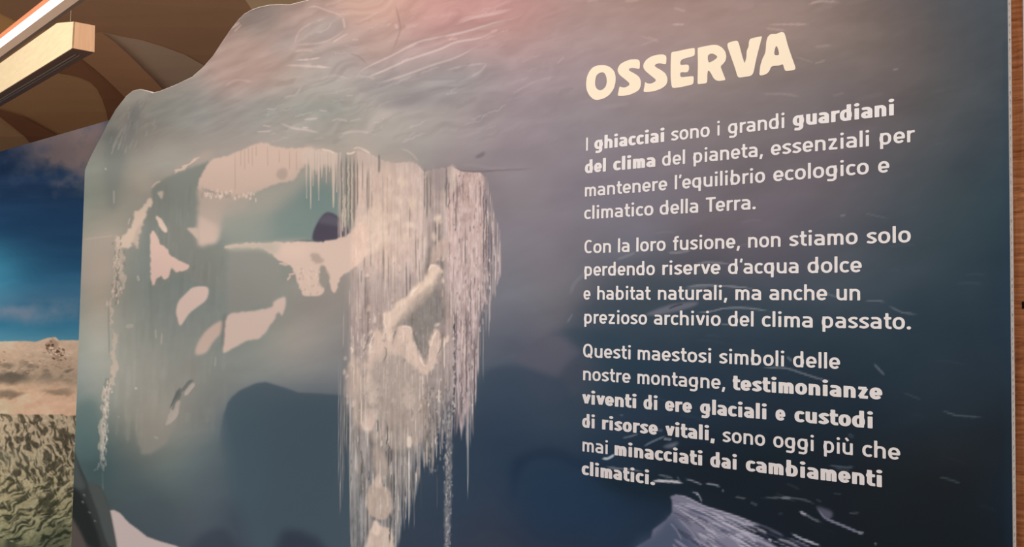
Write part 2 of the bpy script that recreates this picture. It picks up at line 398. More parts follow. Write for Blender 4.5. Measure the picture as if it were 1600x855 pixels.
# background tones of the ice cave print, row by row (print y, then x: colour)
ICE = [
(-110, [(400,(140,120,108)),(600,(214,166,150)),(800,(196,144,138)),(1100,(160,130,122)),(1300,(126,108,102)),(1500,(84,84,86)),(1590,(74,80,86))]),
(0, [(390,(135,116,106)),(450,(160,136,126)),(500,(190,158,144)),(600,(216,170,154)),(700,(206,152,142)),(800,(196,144,138)),(900,(176,140,132)),(1000,(166,135,126)),(1100,(160,132,124)),(1200,(150,126,118)),(1300,(126,108,102)),(1400,(106,96,94)),(1500,(82,84,88)),(1575,(72,80,86))]),
(60, [(370,(168,142,130)),(430,(170,146,134)),(500,(170,152,144)),(600,(190,156,146)),(700,(188,150,146)),(800,(190,146,140)),(900,(172,142,138)),(1000,(160,134,130)),(1100,(156,132,126)),(1200,(146,125,118)),(1300,(118,106,102)),(1400,(102,94,92)),(1500,(80,82,86)),(1575,(70,78,84))]),
(120, [(300,(170,154,144)),(350,(176,152,142)),(400,(172,150,140)),(450,(165,150,142)),(500,(158,148,142)),(600,(164,150,146)),(700,(160,148,146)),(800,(168,146,148)),(900,(158,138,140)),(1000,(150,132,132)),(1100,(142,126,122)),(1200,(132,118,114)),(1300,(112,102,100)),(1400,(98,92,92)),(1500,(76,80,84)),(1575,(66,74,80))]),
(180, [(190,(160,154,144)),(250,(154,152,144)),(300,(150,150,142)),(400,(148,150,144)),(500,(154,152,144)),(600,(164,156,148)),(700,(156,148,146)),(800,(150,136,140)),(900,(142,132,136)),(1000,(136,124,126)),(1100,(130,118,118)),(1200,(122,110,110)),(1300,(106,98,100)),(1400,(92,88,90)),(1500,(72,78,82)),(1575,(62,72,80))]),
(240, [(140,(142,144,136)),(200,(140,138,130)),(260,(150,148,138)),(330,(160,150,140)),(420,(168,156,146)),(520,(164,154,144)),(620,(150,144,138)),(700,(146,136,136)),(800,(144,132,136)),(850,(138,128,134)),(900,(130,122,128)),(1000,(124,116,122)),(1100,(120,110,114)),(1200,(112,104,108)),(1300,(98,92,98)),(1400,(84,84,88)),(1500,(66,74,80)),(1575,(58,70,78))]),
(300, [(135,(134,144,136)),(180,(134,136,126)),(225,(154,144,132)),(300,(104,116,112)),(400,(152,150,140)),(500,(122,132,126)),(600,(150,142,134)),(700,(140,130,128)),(800,(132,124,130)),(850,(126,120,128)),(900,(118,114,122)),(1000,(112,106,114)),(1100,(106,100,106)),(1200,(98,94,100)),(1300,(86,86,92)),(1400,(72,78,84)),(1500,(58,70,76)),(1575,(50,66,76))]),
(360, [(130,(144,148,136)),(170,(150,146,134)),(210,(140,136,126)),(260,(96,108,106)),(330,(124,126,120)),(400,(128,140,132)),(480,(110,130,128)),(600,(150,142,134)),(700,(130,122,120)),(800,(118,116,124)),(850,(112,112,120)),(900,(108,106,114)),(1000,(96,94,102)),(1100,(90,86,92)),(1200,(82,80,88)),(1300,(72,76,84)),(1400,(62,70,78)),(1500,(50,64,72)),(1575,(44,60,70))]),
(420, [(127,(146,148,136)),(160,(170,156,140)),(200,(122,126,118)),(250,(104,114,110)),(320,(104,114,110)),(380,(110,122,116)),(450,(132,132,124)),(520,(140,134,126)),(700,(124,118,118)),(800,(110,112,120)),(850,(106,108,116)),(900,(98,100,108)),(1000,(80,84,92)),(1100,(72,76,84)),(1200,(66,70,80)),(1300,(60,68,76)),(1400,(52,64,72)),(1500,(42,56,66)),(1575,(38,54,66))]),
(480, [(125,(138,142,132)),(160,(152,146,132)),(200,(118,122,114)),(250,(106,114,110)),(320,(110,118,114)),(380,(112,122,116)),(450,(132,130,124)),(520,(136,130,124)),(700,(118,114,116)),(800,(98,102,112)),(850,(94,98,106)),(890,(90,92,100)),(930,(72,78,88)),(1000,(64,72,80)),(1100,(58,68,78)),(1200,(54,66,76)),(1300,(50,62,72)),(1400,(42,56,66)),(1500,(36,50,60)),(1575,(34,50,62))]),
(540, [(122,(132,136,128)),(160,(140,140,130)),(200,(126,128,120)),(300,(118,124,118)),(400,(126,130,124)),(460,(134,130,124)),(520,(126,124,122)),(700,(108,108,112)),(800,(86,92,104)),(850,(86,88,100)),(880,(86,88,98)),(960,(44,62,76)),(1000,(44,60,74)),(1100,(44,58,70)),(1200,(42,56,68)),(1300,(40,54,64)),(1400,(36,50,60)),(1500,(32,46,56)),(1575,(32,46,58))]),
(600, [(120,(120,126,122)),(160,(130,132,124)),(200,(128,128,120)),(300,(120,122,116)),(350,(122,124,120)),(400,(122,126,124)),(470,(112,116,118)),(700,(82,88,98)),(800,(68,80,94)),(850,(70,76,90)),(960,(42,58,72)),(1000,(40,56,70)),(1100,(38,52,66)),(1200,(36,50,62)),(1300,(34,46,58)),(1400,(30,44,54)),(1500,(28,40,50)),(1575,(28,40,50))]),
(660, [(117,(90,106,104)),(140,(92,106,102)),(200,(118,118,110)),(260,(126,122,114)),(300,(112,112,108)),(340,(102,106,106)),(400,(92,100,104)),(500,(72,82,92)),(700,(62,72,86)),(800,(50,64,82)),(870,(54,66,80)),(950,(42,58,74)),(1000,(38,52,68)),(1100,(32,46,60)),(1200,(30,42,54)),(1300,(28,40,50)),(1400,(26,36,46)),(1500,(24,34,42)),(1575,(24,32,40))]),
(720, [(115,(74,88,88)),(160,(68,84,86)),(200,(86,92,92)),(260,(96,98,96)),(300,(90,94,96)),(350,(82,90,94)),(420,(64,76,86)),(500,(60,72,84)),(700,(54,66,80)),(800,(42,58,76)),(900,(38,54,72)),(1000,(30,44,58)),(1100,(24,34,44)),(1200,(24,34,42)),(1300,(24,32,40)),(1400,(22,30,36)),(1500,(22,28,34)),(1575,(22,30,38))]),
(780, [(170,(64,74,76)),(220,(74,82,86)),(290,(84,90,94)),(350,(74,82,90)),(420,(60,72,82)),(500,(58,70,80)),(700,(52,62,76)),(800,(44,56,72)),(900,(34,50,68)),(1000,(28,44,62)),(1100,(24,34,44)),(1200,(22,30,40)),(1300,(22,28,36)),(1400,(22,28,32)),(1500,(20,26,30)),(1575,(22,32,42))]),
(855, [(180,(56,62,66)),(300,(70,76,86)),(400,(56,64,76)),(500,(52,62,74)),(700,(52,60,74)),(800,(48,54,68)),(900,(38,48,64)),(1000,(34,48,66)),(1100,(26,36,50)),(1200,(22,30,42)),(1300,(20,26,34)),(1400,(18,24,28)),(1500,(18,24,28)),(1575,(20,28,36))]),
(1000,[(180,(60,66,70)),(500,(50,60,72)),(800,(44,52,66)),(1100,(24,34,48)),(1400,(18,24,28)),(1575,(20,28,36))]),
]

def paint_ice():
    C = Canvas(90, -150, 1600, 1010)
    base_field(C, ICE)
    X, Y = C.X, C.Y
    # soft clouding everywhere, stretched along the ice layers
    n1 = fbm(X/90, (Y+X*.18)/38, 21, 4); n2 = fbm(X/26, (Y+X*.25)/9, 31, 3)
    up = np.clip((300-Y)/200, 0, 1)
    lum = C.a.mean(-1, keepdims=True)/255
    C.a += ((n1*9)+(n2*3.2*(.35+up)))[..., None]*np.clip(lum*1.8, .15, 1)
    SN = (206, 177, 160); W = lambda *a, **k: stroke(C, *a, **k); P = lambda *a, **k: poly(C, *a, **k)
    # ---------- upper ice vault --------------------------------------------
    P([(400,60),(440,20),(520,0),(600,-20),(640,30),(600,70),(560,60),(500,75),(440,85)], (196,162,150), soft=16, a=.45, rough=8)
    P([(540,-20),(620,-20),(630,30),(560,35),(530,15)], (224,178,158), soft=12, a=.5, rough=6)
    P([(640,-20),(840,-20),(850,50),(760,60),(660,60)], (206,150,142), soft=22, a=.35, rough=8)
    P([(360,70),(400,50),(442,90),(440,118),(380,120),(330,110)], (184,154,142), soft=14, a=.6, rough=8)
    P([(470,60),(480,38),(512,27),(536,30),(536,46),(520,60),(495,68)], (176,158,150), soft=4, a=.8, rough=3)
    P([(380,18),(420,8),(440,20),(430,50),(400,60),(385,50)], (140,128,120), soft=9, a=.55, rough=6)
    P([(440,50),(462,40),(465,62),(455,80),(420,82)], (158,144,140), soft=8, a=.5, rough=5)
    P([(395,155),(470,150),(560,165),(560,185),(480,190),(400,180)], (146,146,138), soft=10, a=.5, rough=6)
    P([(560,135),(640,120),(700,110),(760,105),(790,110),(740,140),(660,160),(590,160)], (150,144,142), soft=12, a=.45, rough=6)
    P([(595,164),(625,172),(660,166),(720,160),(700,150),(640,150)], (138,128,130), soft=5, a=.5, rough=3)
    P([(600,175),(640,172),(690,185),(700,215),(640,225),(600,205)], (172,162,154), soft=13, a=.45, rough=6)
    P([(560,75),(625,40),(620,80),(575,100)], (196,164,152), soft=8, a=.5, rough=5)
    P([(230,150),(300,130),(340,150),(330,190),(280,205),(230,190)], (140,144,136), soft=14, a=.4, rough=7)
    P([(320,155),(420,165),(400,200),(340,220),(300,205)], (138,138,134), soft=14, a=.4, rough=7)
    for pts, w, a in [
        ([(557,121),(570,107),(612,87),(650,67),(682,59),(725,50),(775,35),(802,29)], 1.5, .75),
        ([(557,121),(575,120),(612,105),(637,94),(687,77),(712,66),(750,59),(775,47)], 1.6, .65),
        ([(585,131),(625,120),(675,102),(712,90),(747,72)], 1.5, .5),
        ([(712,40),(725,30),(757,24),(802,14)], 3, .5), ([(716,38),(740,28),(780,20)], 1.2, .6),
        ([(695,110),(732,102),(762,99)], 1.4, .35), ([(735,120),(750,112),(761,99)], 2, .3),
        ([(700,62),(716,60)], 1.5, .5), ([(766,50),(778,47)], 2, .5), ([(628,97),(640,92)], 2, .7),
        ([(480,13),(492,10),(510,16),(525,21),(536,27)], 1.2, .7), ([(536,27),(539,45)], 1.8, .6),
        ([(539,45),(525,57),(500,67),(460,70)], 1.3, .4), ([(460,70),(467,50),(485,37),(512,27)], 1.6, .35),
        ([(519,67),(533,58),(545,52)], 1.4, .6), ([(582,47),(595,41),(612,37)], 2.2, .4),
        ([(462,94),(480,93),(502,90)], 1.2, .9), ([(445,102),(475,103),(520,106)], 1.6, .6), ([(460,80),(475,77),(492,81)], 2, .5),
        ([(495,102),(508,106)], 1.2, .7), ([(442,151),(462,148),(472,132)], 1.5, .35), ([(474,187),(497,185)], 1.5, .6),
        ([(437,192),(457,200),(478,203),(500,208)], 1.8, .5), ([(472,199),(482,200)], 1.2, .7), ([(517,190),(528,186),(545,190)], 1.5, .45),
        ([(545,190),(565,185)], 1.5, .35), ([(530,210),(560,205),(590,212)], 2, .35), ([(498,172),(512,174)], 1.2, .4),
        ([(540,150),(552,149)], 1.2, .4), ([(416,170),(432,171)], 1, .5), ([(410,196),(424,198)], 1.2, .5), ([(400,206),(425,205)], 1.2, .5),
        ([(617,37),(622,46)], 2.5, .6), ([(592,18),(560,36)], 2, .3), ([(800,147),(830,130),(870,118)], 1.5, .2), ([(695,148),(715,144)], 1.3, .3),
        ([(500,125),(520,118),(545,123)], 2, .25), ([(350,135),(370,125),(395,128)], 2, .3), ([(361,44),(375,35)], 2, .6), ([(365,50),(378,38)], 1.4, .5),
        ([(1050,38),(1070,38)], 1.4, .5), ([(1052,12),(1072,18)], 1.6, .35), ([(1000,72),(1030,60)], 1.5, .2), ([(882,88),(870,100)], 1.2, .3),
        ([(1262,8),(1280,2),(1310,3)], 2, .45), ([(1200,39),(1230,38),(1265,38)], 1.5, .4), ([(1195,44),(1228,48)], 2, .3), ([(1270,74),(1300,70)], 1.5, .25),
        ([(1190,147),(1225,147),(1252,152)], 1.6, .3), ([(1272,100),(1290,94)], 1.4, .3), ([(1240,88),(1272,98)], 1.2, .2), ([(1395,109),(1404,108)], 1.3, .4),
        ([(1300,150),(1320,145)], 2, .2), ([(1000,56),(1018,62)], 1.2, .25), ([(916,2),(936,0)], 2, .35), ([(975,2),(1000,0)], 2, .3), ([(1012,57),(1030,66)], 2, .2)]:
        lf = C.sample(np.array([pts[0][0]*1.]), np.array([pts[0][1]*1.]))[0]
        W(pts, tuple(np.clip(lf*.45+np.array((232,200,190))*.6, 0, 250)), w=w, a=a)
    W([(617,5),(625,37),(624,52),(614,78)], (176,138,130), w=1.4, a=.6)
    W([(574,101),(560,88),(545,84)], (150,132,128), w=1.2, a=.5)
    # wet folds running down to the left over the whole vault
    a_ = np.clip((235-Y)/40, 0, 1)*np.clip((X-400)/60, 0, 1)*np.clip((1000-X)/300, .12, 1)
    sx = (X+Y*.9+fbm(X/60, Y/40, 301, 2)*40)/46; sy = (Y+X*.36+fbm(X/50, Y/30, 305, 2)*22)/8
    pt = fbm(sx*.8, sy*.55, 311, 3)
    C.a += (pt*17*a_)[..., None]*np.array([1.05, 1, .97])
    b_ = np.clip((232-Y)/40, 0, 1)*np.clip((500-X)/80, 0, 1)*np.clip((X-170)/40, 0, 1)
    C.a += (fbm((X+Y)/26, (Y+X*.3)/10, 321, 4)*15*b_)[..., None]
    for k in range(120):   # wet glints in the folds, all following the flow of the ice
        r = RND; x = r.uniform(400, 900); y = r.uniform(8, 225); l = r.uniform(10, 46); w = r.uniform(.5, 1.5)
        if x < 480 and y < 60: continue
        sl = -.42 if x > 560 else r.choice((-.25, .05, -.5)); lf = C.sample(np.array([x]), np.array([y]))[0]; b = r.choice((-14, -10, 16, 24))*(1 if x < 760 else .5)
        W([(x, y), (x+l*.5, y+l*.5*sl-r.uniform(-3, 2)), (x+l, y+l*sl)], tuple(lf+b), w=w*(1 if b > 0 else 2.4), a=.5, soft=.8 if b > 0 else 2.5, wob=3, seed=k % 9)
    for k in range(36):   # fine creases of the vault
        r = RND; x = r.uniform(380, 1500); y = r.uniform(5, 240); l = r.uniform(15, 55); s = -.35+r.uniform(-.12, .12)
        if x < 470 and y < 60: continue
        s = -.05+.1*math.sin(x) if x < 560 else s*(1-.0*(x-560))
        if x > 900: s *= .5
        b = r.choice((-9, 9, 13)); lf = C.sample(np.array([x]), np.array([y]))[0]
        W([(x, y), (x+l*.5, y+l*.5*s-r.uniform(-2, 2)), (x+l, y+l*s)], tuple(lf+b), w=r.uniform(1.2, 3.6), a=.35, soft=3.5)
    # left flank: ice folds under the cut edge
    P([(168,205),(190,205),(196,240),(188,290),(176,330),(166,300),(162,250)], (122,124,118), soft=5, a=.65, rough=4)
    P([(205,150),(228,150),(222,185),(205,215),(188,230),(180,215)], (160,152,142), soft=5, a=.5, rough=5)
    P([(205,170),(222,165),(212,205),(198,225)], (128,128,124), soft=4, a=.5, rough=4)
    W([(175,234),(184,215),(193,198)], (176,166,154), w=2, a=.6); W([(178,296),(178,320)], (166,160,148), w=1.6, a=.7)
    W([(186,190),(194,178),(203,176)], (182,166,152), w=1.5, a=.6, wob=3); W([(164,262),(166,266)], (190,180,168), w=1.2, a=.7)
    for k in range(60):
        r = RND; x = r.uniform(165, 245); y = r.uniform(150, 232)
        if y < 150+(230-x)*.9-10: continue
        lf = C.sample(np.array([x]), np.array([y]))[0]; W([(x, y), (x-r.uniform(2, 7), y+r.uniform(6, 16))], tuple(lf+r.choice((-10, 10, 14))), w=r.uniform(.6, 1.6), a=.6)
    P([(205,270),(230,262),(240,285),(225,300),(208,290)], (168,156,140), soft=8, a=.5)
    P([(236,296),(262,270),(310,243),(328,236),(326,250),(280,268),(250,288),(238,310)], (190,164,148), soft=6, a=.65, rough=3)
    W([(270,270),(290,262),(305,250),(312,247)], (222,190,170), w=2.2, a=.8, wob=4)
    P([(190,365),(120,374),(120,440),(178,440),(184,400)], (172,156,142), soft=8, a=.6, rough=4)
    W([(128,375),(155,371),(180,368)], (186,166,150), w=1.2, a=.5)
    # ---------- the window of dark teal ice, left ---------------------------
    P([(240,292),(278,271),(325,254),(316,272),(310,296),(309,350),(307,382),(330,386),(356,391),(357,440),(345,455),(330,445),(300,440),(290,425),(262,440),(238,446),(236,360),(240,330)], (130,131,122), soft=1.6, a=.95, rough=1.5)
    P([(240,292),(262,284),(268,330),(262,380),(300,412),(300,432),(262,440),(238,446),(236,360)], (124,125,117), soft=7, a=.65)
    P([(270,290),(306,268),(306,345),(285,352),(272,340)], (132,134,125), soft=8, a=.6)
    P([(262,352),(290,356),(330,390),(340,430),(300,436),(300,412),(268,396)], (128,127,119), soft=5, a=.85)
    for k in range(80):
        r = RND; x = r.uniform(244, 352); y = r.uniform(285, 420)
        if x > 306 and y < 388: continue
        lf = C.sample(np.array([x]), np.array([y]))[0]; W([(x, y), (x-r.uniform(0, 3), y+r.uniform(12, 40))], tuple(lf+r.choice((-8, 7, 9))), w=r.uniform(.8, 2.5), a=.35, soft=3)
    # ---------- grey wall below, streaky -------------------------------------
    P([(184,385),(214,392),(236,380),(236,446),(300,440),(356,440),(356,500),(300,560),(290,600),(200,640),(176,600),(172,520),(182,430)], (136,133,125), soft=10, a=.35, rough=6)
    for k in range(190):
        r = RND; x = r.uniform(176, 352); y = r.uniform(390, 650)
        lf = C.sample(np.array([x]), np.array([y]))[0]; W([(x, y), (x-r.uniform(0, 4), y+r.uniform(16, 60))], tuple(lf+r.choice((-8, -6, 7, 10))), w=r.uniform(1, 4), a=.3, soft=4)
    P([(357,392),(375,386),(400,386),(422,394),(434,408),(440,425),(438,450),(430,468),(408,478),(380,484),(357,492)], (143,139,131), soft=3, a=.9, rough=2)
    P([(357,430),(390,440),(400,470),(380,482),(357,490)], (141,137,129), soft=8, a=.7)
    # sunlit recess at the top
    P([(328,252),(340,247),(355,244),(375,235),(400,225),(415,224),(437,231),(472,231),(490,232),(480,255),(470,265),(457,282),(430,288),(402,301),(380,308),(366,316),(358,304),(340,302),(322,296),(310,298),(311,284),(315,272)], SN, soft=1, rough=1.6, rs=4)
    P([(310,297),(322,295),(342,301),(362,306),(372,312),(395,304),(380,330),(352,340),(347,358),(335,379),(311,382),(309,350)], (190,168,153), soft=3, a=.9, rough=3)
    P([(311,340),(309,382),(322,380),(336,380),(342,352),(330,348)], (205,178,162), soft=3, a=.8, rough=2)
    P([(350,320),(400,303),(460,283),(475,262),(492,262),(480,300),(440,330),(400,345),(350,360)], (166,158,146), soft=7, a=.75, rough=3)
    P([(430,330),(470,295),(500,290),(535,300),(538,340),(500,378),(420,379),(400,378),(408,350)], (122,136,130), soft=9, a=.8)
    P([(355,345),(400,335),(425,340),(420,379),(357,382)], (146,148,138), soft=9, a=.7)
    P([(475,285),(520,290),(530,330),(505,335),(480,330)], (114,134,129), soft=8, a=.5)
    P([(441+9*math.cos(t), 272+9*math.sin(t)) for t in np.linspace(0, 5.6, 9)], (174,153,140), soft=1.6, a=.85, rough=1)
    for x, y0, y1 in [(367,236,302),(376,233,262),(382,232,268),(388,230,258),(394,228,262),(400,226,246),(418,228,262),(436,233,256),(452,234,268),(463,234,270)]:
        W([(x, y0), (x+.4, y1)], (176,146,130), w=.8, a=.55)
    for k in range(46):
        r = RND; x = r.uniform(312, 400); y = 299+r.uniform(-6, 8)+(x-330)*.04
        W([(x, y), (x+r.uniform(-1, 1), y+r.uniform(3, 8))], r.choice(((228,200,182),(172,152,138),(220,192,175))), w=r.uniform(.8, 2), a=.7)
    P([(292,357),(304,356),(309,358),(310,374),(300,365)], (196,172,156), soft=1.2)
    # purple hole and its rim
    P([(490,377),(489,365),(495,350),(507,334),(518,333),(531,341),(545,359),(540,369),(512,377)], (76,70,82), soft=1.1, smooth=True)
    P([(498,348),(508,335),(518,335),(532,344),(544,358),(520,352)], (96,92,102), soft=2.5, a=.8)
    W([(455,378),(472,376),(492,377)], (96,104,104), w=1.4, a=.7)
    ledge(C, P, W)
    # snow ridge climbing on the left and running down as a thin seam
    P([(233,308),(239,314),(232,328),(223,350),(217,372),(215,389),(208,381),(200,388),(186,386),(180,368),(190,372),(200,360),(207,347),(210,331),(222,325),(228,315)], (206,182,162), soft=1, rough=2.4, rs=4)
    P([(222,350),(217,372),(215,389),(208,381),(212,360)], (176,156,142), soft=2, a=.6, rough=2)
    W([(236,294),(244,286),(252,283)], (196,170,152), w=1.6, a=.7); W([(203,340),(200,352)], (186,170,156), w=1.2, a=.7)
    for pts, w in [([(182,370),(186,392),(183,410),(186,424),(180,440),(176,460),(172,470)], 3.2), ([(188,388),(192,405),(189,425),(195,440),(186,455),(184,470)], 3.4),
                   ([(174,462),(171,480),(175,495),(171,512)], 2.6), ([(172,512),(180,530),(177,555),(180,575),(174,592)], 4), ([(174,560),(176,590),(168,612),(163,640),(161,670),(158,700),(161,724)], 4.2)]:
        W(pts, (192,172,154), w=w, a=.75, wob=6, soft=1.5)
    W([(186,410),(183,440),(180,455),(184,470),(178,480)], (118,110,104), w=1.2, a=.8, wob=5); W([(170,465),(170,520),(171,560)], (120,118,110), w=1, a=.5)
    W([(171,600),(164,640),(160,690)], (196,180,164), w=1.2, a=.6, wob=4)
    for k in range(170):
        r = RND; t = r.random(); y = 590+t*140; x = 168-t*9+r.gauss(0, 3)
        W([(x, y), (x+r.uniform(-.6, .6), y+r.uniform(3, 9))], r.choice(((206,192,178),(120,120,114),(176,164,152))), w=r.uniform(.6, 1.3), a=.65)
    W([(160,735),(161,770)], (110,116,114), w=1.2, a=.6); W([(146,736),(152,732)], (150,150,144), w=1.4, a=.6)
    for k in range(60):
        r = RND; y = r.uniform(368, 470); x = 188+r.gauss(0, 5)-(y-368)*.08
        W([(x, y), (x+r.uniform(-3, 3), y+r.uniform(3, 9))], r.choice(((214,190,170),(130,122,114),(200,176,158))), w=r.uniform(.6, 1.6), a=.6)
    # sunlit patches
    P([(237,361),(247,371),(250,381),(262,390),(268,400),(290,412),(296,417),(287,423),(275,425),(268,419),(263,434),(257,437),(252,432),(245,436),(240,447),(236,439),(235,414),(235,380)], (213,180,165), soft=.8, rough=1.2, rs=4)
    P([(244,338),(252,343),(261,357),(259,364),(250,357),(246,346)], (214,188,170), soft=.8, rough=1); P([(246,301),(255,299),(253,311),(249,307)], (184,168,152), soft=1)
    P([(277,497),(275,486),(279,471),(290,459),(302,449),(322,448),(326,456),(322,469),(307,481),(295,491),(282,509)], (212,184,170), soft=1)
    P([(305,554),(310,534),(325,514),(347,501),(346,519),(332,536),(322,551)], (198,172,157), soft=1.6)
    P([(347,500),(352,490),(356,500),(350,540),(346,535)], (122,118,112), soft=2, a=.7)
    P([(350,552),(350,534),(355,494),(375,488),(400,485),(424,480),(428,471),(445,465),(446,479),(440,494),(435,488),(429,499),(417,516),(405,529),(388,532),(370,541)], (208,182,168), soft=1.3, rough=.8)
    P([(290,560),(306,556),(308,590),(296,600),(288,585)], (138,132,124), soft=6, a=.6)
    for p, c, w in [(((305,598),(298,606),(288,619)), (182,166,154), 3.2), (((281,608),(276,618),(271,630),(266,642)), (88,92,90), 2.6), (((303,594),(296,597),(290,604),(283,613)), (104,104,100), 2.4), (((278,622),(272,634),(266,646)), (172,158,148), 3),
                 (((278,636),(274,650),(262,662)), (172,158,146), 3), (((337,556),(336,574)), (158,154,146), 1.6), (((243,514),(244,530)), (168,160,148), 1.5),
                 (((253,519),(252,540)), (166,158,146), 1.6), (((251,560),(250,575)), (150,146,136), 1.3), (((212,605),(213,609)), (190,180,166), 1.8), (((240,682),(248,686)), (170,162,150), 1.8),
                 (((202,506),(203,513)), (172,162,148), 6), (((215,430),(217,440)), (176,166,152), 2), (((185,651),(186,652)), (180,168,156), 2)]:
        W(list(p), c, w=w, a=.8)
    P([(222,640),(262,640),(272,655),(262,690),(240,707),(220,704),(216,670)], (140,132,122), soft=2, a=.6, rough=3, tex=lambda X, Y: (Y-625)/45)
    P([(272,632),(281,627),(277,648),(268,661),(258,665),(263,650)], (170,157,145), soft=1, a=.85, rough=1)
    P([(284,608),(281,622),(275,630),(270,642),(268,636),(274,618),(279,608)], (98,100,96), soft=1, a=.8, rough=1)
    # ---------- lower left: shaded blue hollow --------------------------------
    dark = [(356,629),(362,621),(375,610),(400,599),(415,597),(445,606),(467,614),(495,615),(525,617),(560,620),(560,1100),(380,1100),(372,855),(356,790),(347,729),(343,679),(349,650)]
    P(dark, (69,83,92), soft=1.4, a=.85, tex=lambda X, Y: np.clip((X-338)/30+(700-Y)/120, .0, 1)*.96, smooth=False)
    P([(380,640),(520,630),(540,700),(520,860),(400,860),(370,740)], (63,76,87), soft=25, a=.6)
    P([(356,650),(400,620),(420,700),(400,800),(360,760)], (66,84,92), soft=15, a=.5)
    P([(432,858),(440,832),(450,826),(470,832),(500,845),(520,900),(430,900)], (44,50,62), soft=6, a=.75, rough=3)
    P([(130,690),(160,720),(170,760),(140,752),(125,730)], (60,76,78), soft=8, a=.6)
    P([(118,640),(150,625),(156,680),(150,720),(116,705)], (84,104,102), soft=6, a=.5)
    P([(200,760),(260,770),(290,850),(230,845),(190,800)], (66,78,84), soft=10, a=.5)
    P([(300,720),(345,700),(350,790),(330,850),(290,800)], (82,92,100), soft=16, a=.4)
    P([(310,840),(350,825),(370,870),(300,870)], (52,58,68), soft=5, a=.6)
    # snow apron and black rock at the corner
    P([(170,798),(178,797),(188,802),(200,816),(215,827),(230,839),(250,846),(275,853),(310,870),(340,1020),(170,1020),(150,850)], (178,161,156), soft=.9, smooth=False)
    P([(115,703),(127,733),(137,755),(150,758),(157,761),(165,778),(172,801),(182,855),(200,1020),(95,1020),(100,760)], (50,54,53), soft=.9, smooth=False)
    P([(137,755),(157,761),(165,778),(172,801),(182,857),(168,850),(152,800)], (70,74,72), soft=1.5)
    P([(112,765),(124,770),(140,800),(158,856),(136,850),(120,830),(110,810)], (34,37,37), soft=2)
    P([(116,705),(124,735),(134,760),(124,765),(112,752)], (72,78,76), soft=2.5, a=.8)
    P([(108,812),(118,818),(132,846),(136,870),(100,870)], (78,70,66), soft=2)
    for p in [((126,784),(131,787)),((138,798),(142,802)),((146,812),(150,816)),((133,777),(130,773))]: W(list(p), (104,106,102), w=1.6, a=.7, wob=2)

    # ================= the curtain of icicles ================================
    ice_curtain(C, P, W)

    # ================= right half ===========================================
    # blunt wedge of lighter ice pointing right, darker bank behind the text
    P([(800,566),(820,548),(858,520),(880,524),(907,547),(884,572),(870,590),(840,584),(815,572)], (88,88,100), soft=2.2, a=.65)
    P([(745,606),(752,588),(764,577),(785,571),(805,570),(835,578),(880,592),(905,640),(905,1010),(740,1010)], (50,64,82), soft=4, a=.55, smooth=False, tex=lambda X, Y: np.clip(1-(Y-560)/260, 0, 1))
    P([(884,520),(896,490),(914,470),(960,452),(1060,440),(1100,470),(1080,520),(960,560),(907,547)], (54,68,80), soft=10, a=.4)
    P([(858,522),(880,524),(907,547),(930,560),(980,548),(960,520),(900,512)], (44,62,76), soft=5, a=.5)
    P([(905,556),(884,574),(872,592),(905,600),(925,580)], (62,68,82), soft=6, a=.5)
    P([(800,724),(817,711),(850,700),(887,707),(920,725),(980,735),(940,748),(880,722),(845,716),(820,728),(806,760),(798,790)], (26,42,62), soft=6, a=.6)
    P([(810,760),(850,720),(900,735),(960,760),(960,840),(860,850),(820,830)], (34,54,78), soft=20, a=.5)
    P([(930,735),(1000,745),(1060,760),(1040,780),(960,770)], (20,34,42), soft=9, a=.6)
    P([(1010,700),(1200,740),(1500,760),(1560,860),(1200,870),(1120,780),(1030,740)], (24,30,36), soft=22, a=.5)
    P([(760,1010),(790,860),(800,800),(760,740),(740,800)], (62,62,74), soft=22, a=.3)
    P([(1060,386),(1200,375),(1260,400),(1200,420),(1060,420)], (92,84,92), soft=16, a=.4)
    P([(1120,150),(1300,120),(1400,200),(1300,250),(1150,250)], (118,108,110), soft=30, a=.3)
    P([(1566,60),(1576,60),(1584,855),(1572,855)], (30,58,80), soft=3, a=.14, smooth=False)
    def wl(pts, w=1.3, a=.5, c=(172,168,172)): W(pts, c, w=w, a=a, soft=.8)
    wl([(1043,395),(1064,394),(1080,391)], 2.2, .35); wl([(963,406),(980,400),(994,394)], 2, .22); wl([(1086,412),(1110,410),(1142,413)], 1.6, .35)
    wl([(1066,450),(1089,446),(1110,446),(1159,449),(1180,452)], 1.3, .45); wl([(1070,453),(1090,449),(1108,449)], 2.6, .2)
    P([(1008,492),(1035,480),(1060,474),(1090,472),(1085,478),(1060,486),(1030,492)], (128,122,132), soft=1.6, a=.6); W([(1044,483),(1056,478),(1068,475)], (50,52,62), w=1.1, a=.9)
    wl([(1085,489),(1110,487),(1131,482),(1159,481),(1180,483),(1206,487)], 1.3, .45); wl([(1125,506),(1140,507)], 1, .4)
    wl([(1352,470),(1370,470),(1384,472)], 1.2, .3); wl([(1388,478),(1400,484),(1412,489),(1434,491)], 1.3, .3); wl([(1290,458),(1300,462),(1312,464)], 1.4, .25)
    wl([(1187,575),(1225,575),(1255,584),(1280,592),(1302,597)], 1.5, .4); wl([(1229,557),(1238,565)], 1.8, .35); wl([(1365,568),(1374,578),(1383,587)], 1.8, .3); wl([(1410,613),(1440,625)], 1.2, .12)
    wl([(1312,338),(1322,336)], 1.5, .3); wl([(1350,333),(1390,342)], 1, .16); wl([(1400,370),(1410,374)], 1, .15); wl([(926,418),(900,440),(890,462)], 3, .12); wl([(895,490),(886,505)], 1.5, .2)
    B = (186,184,192)
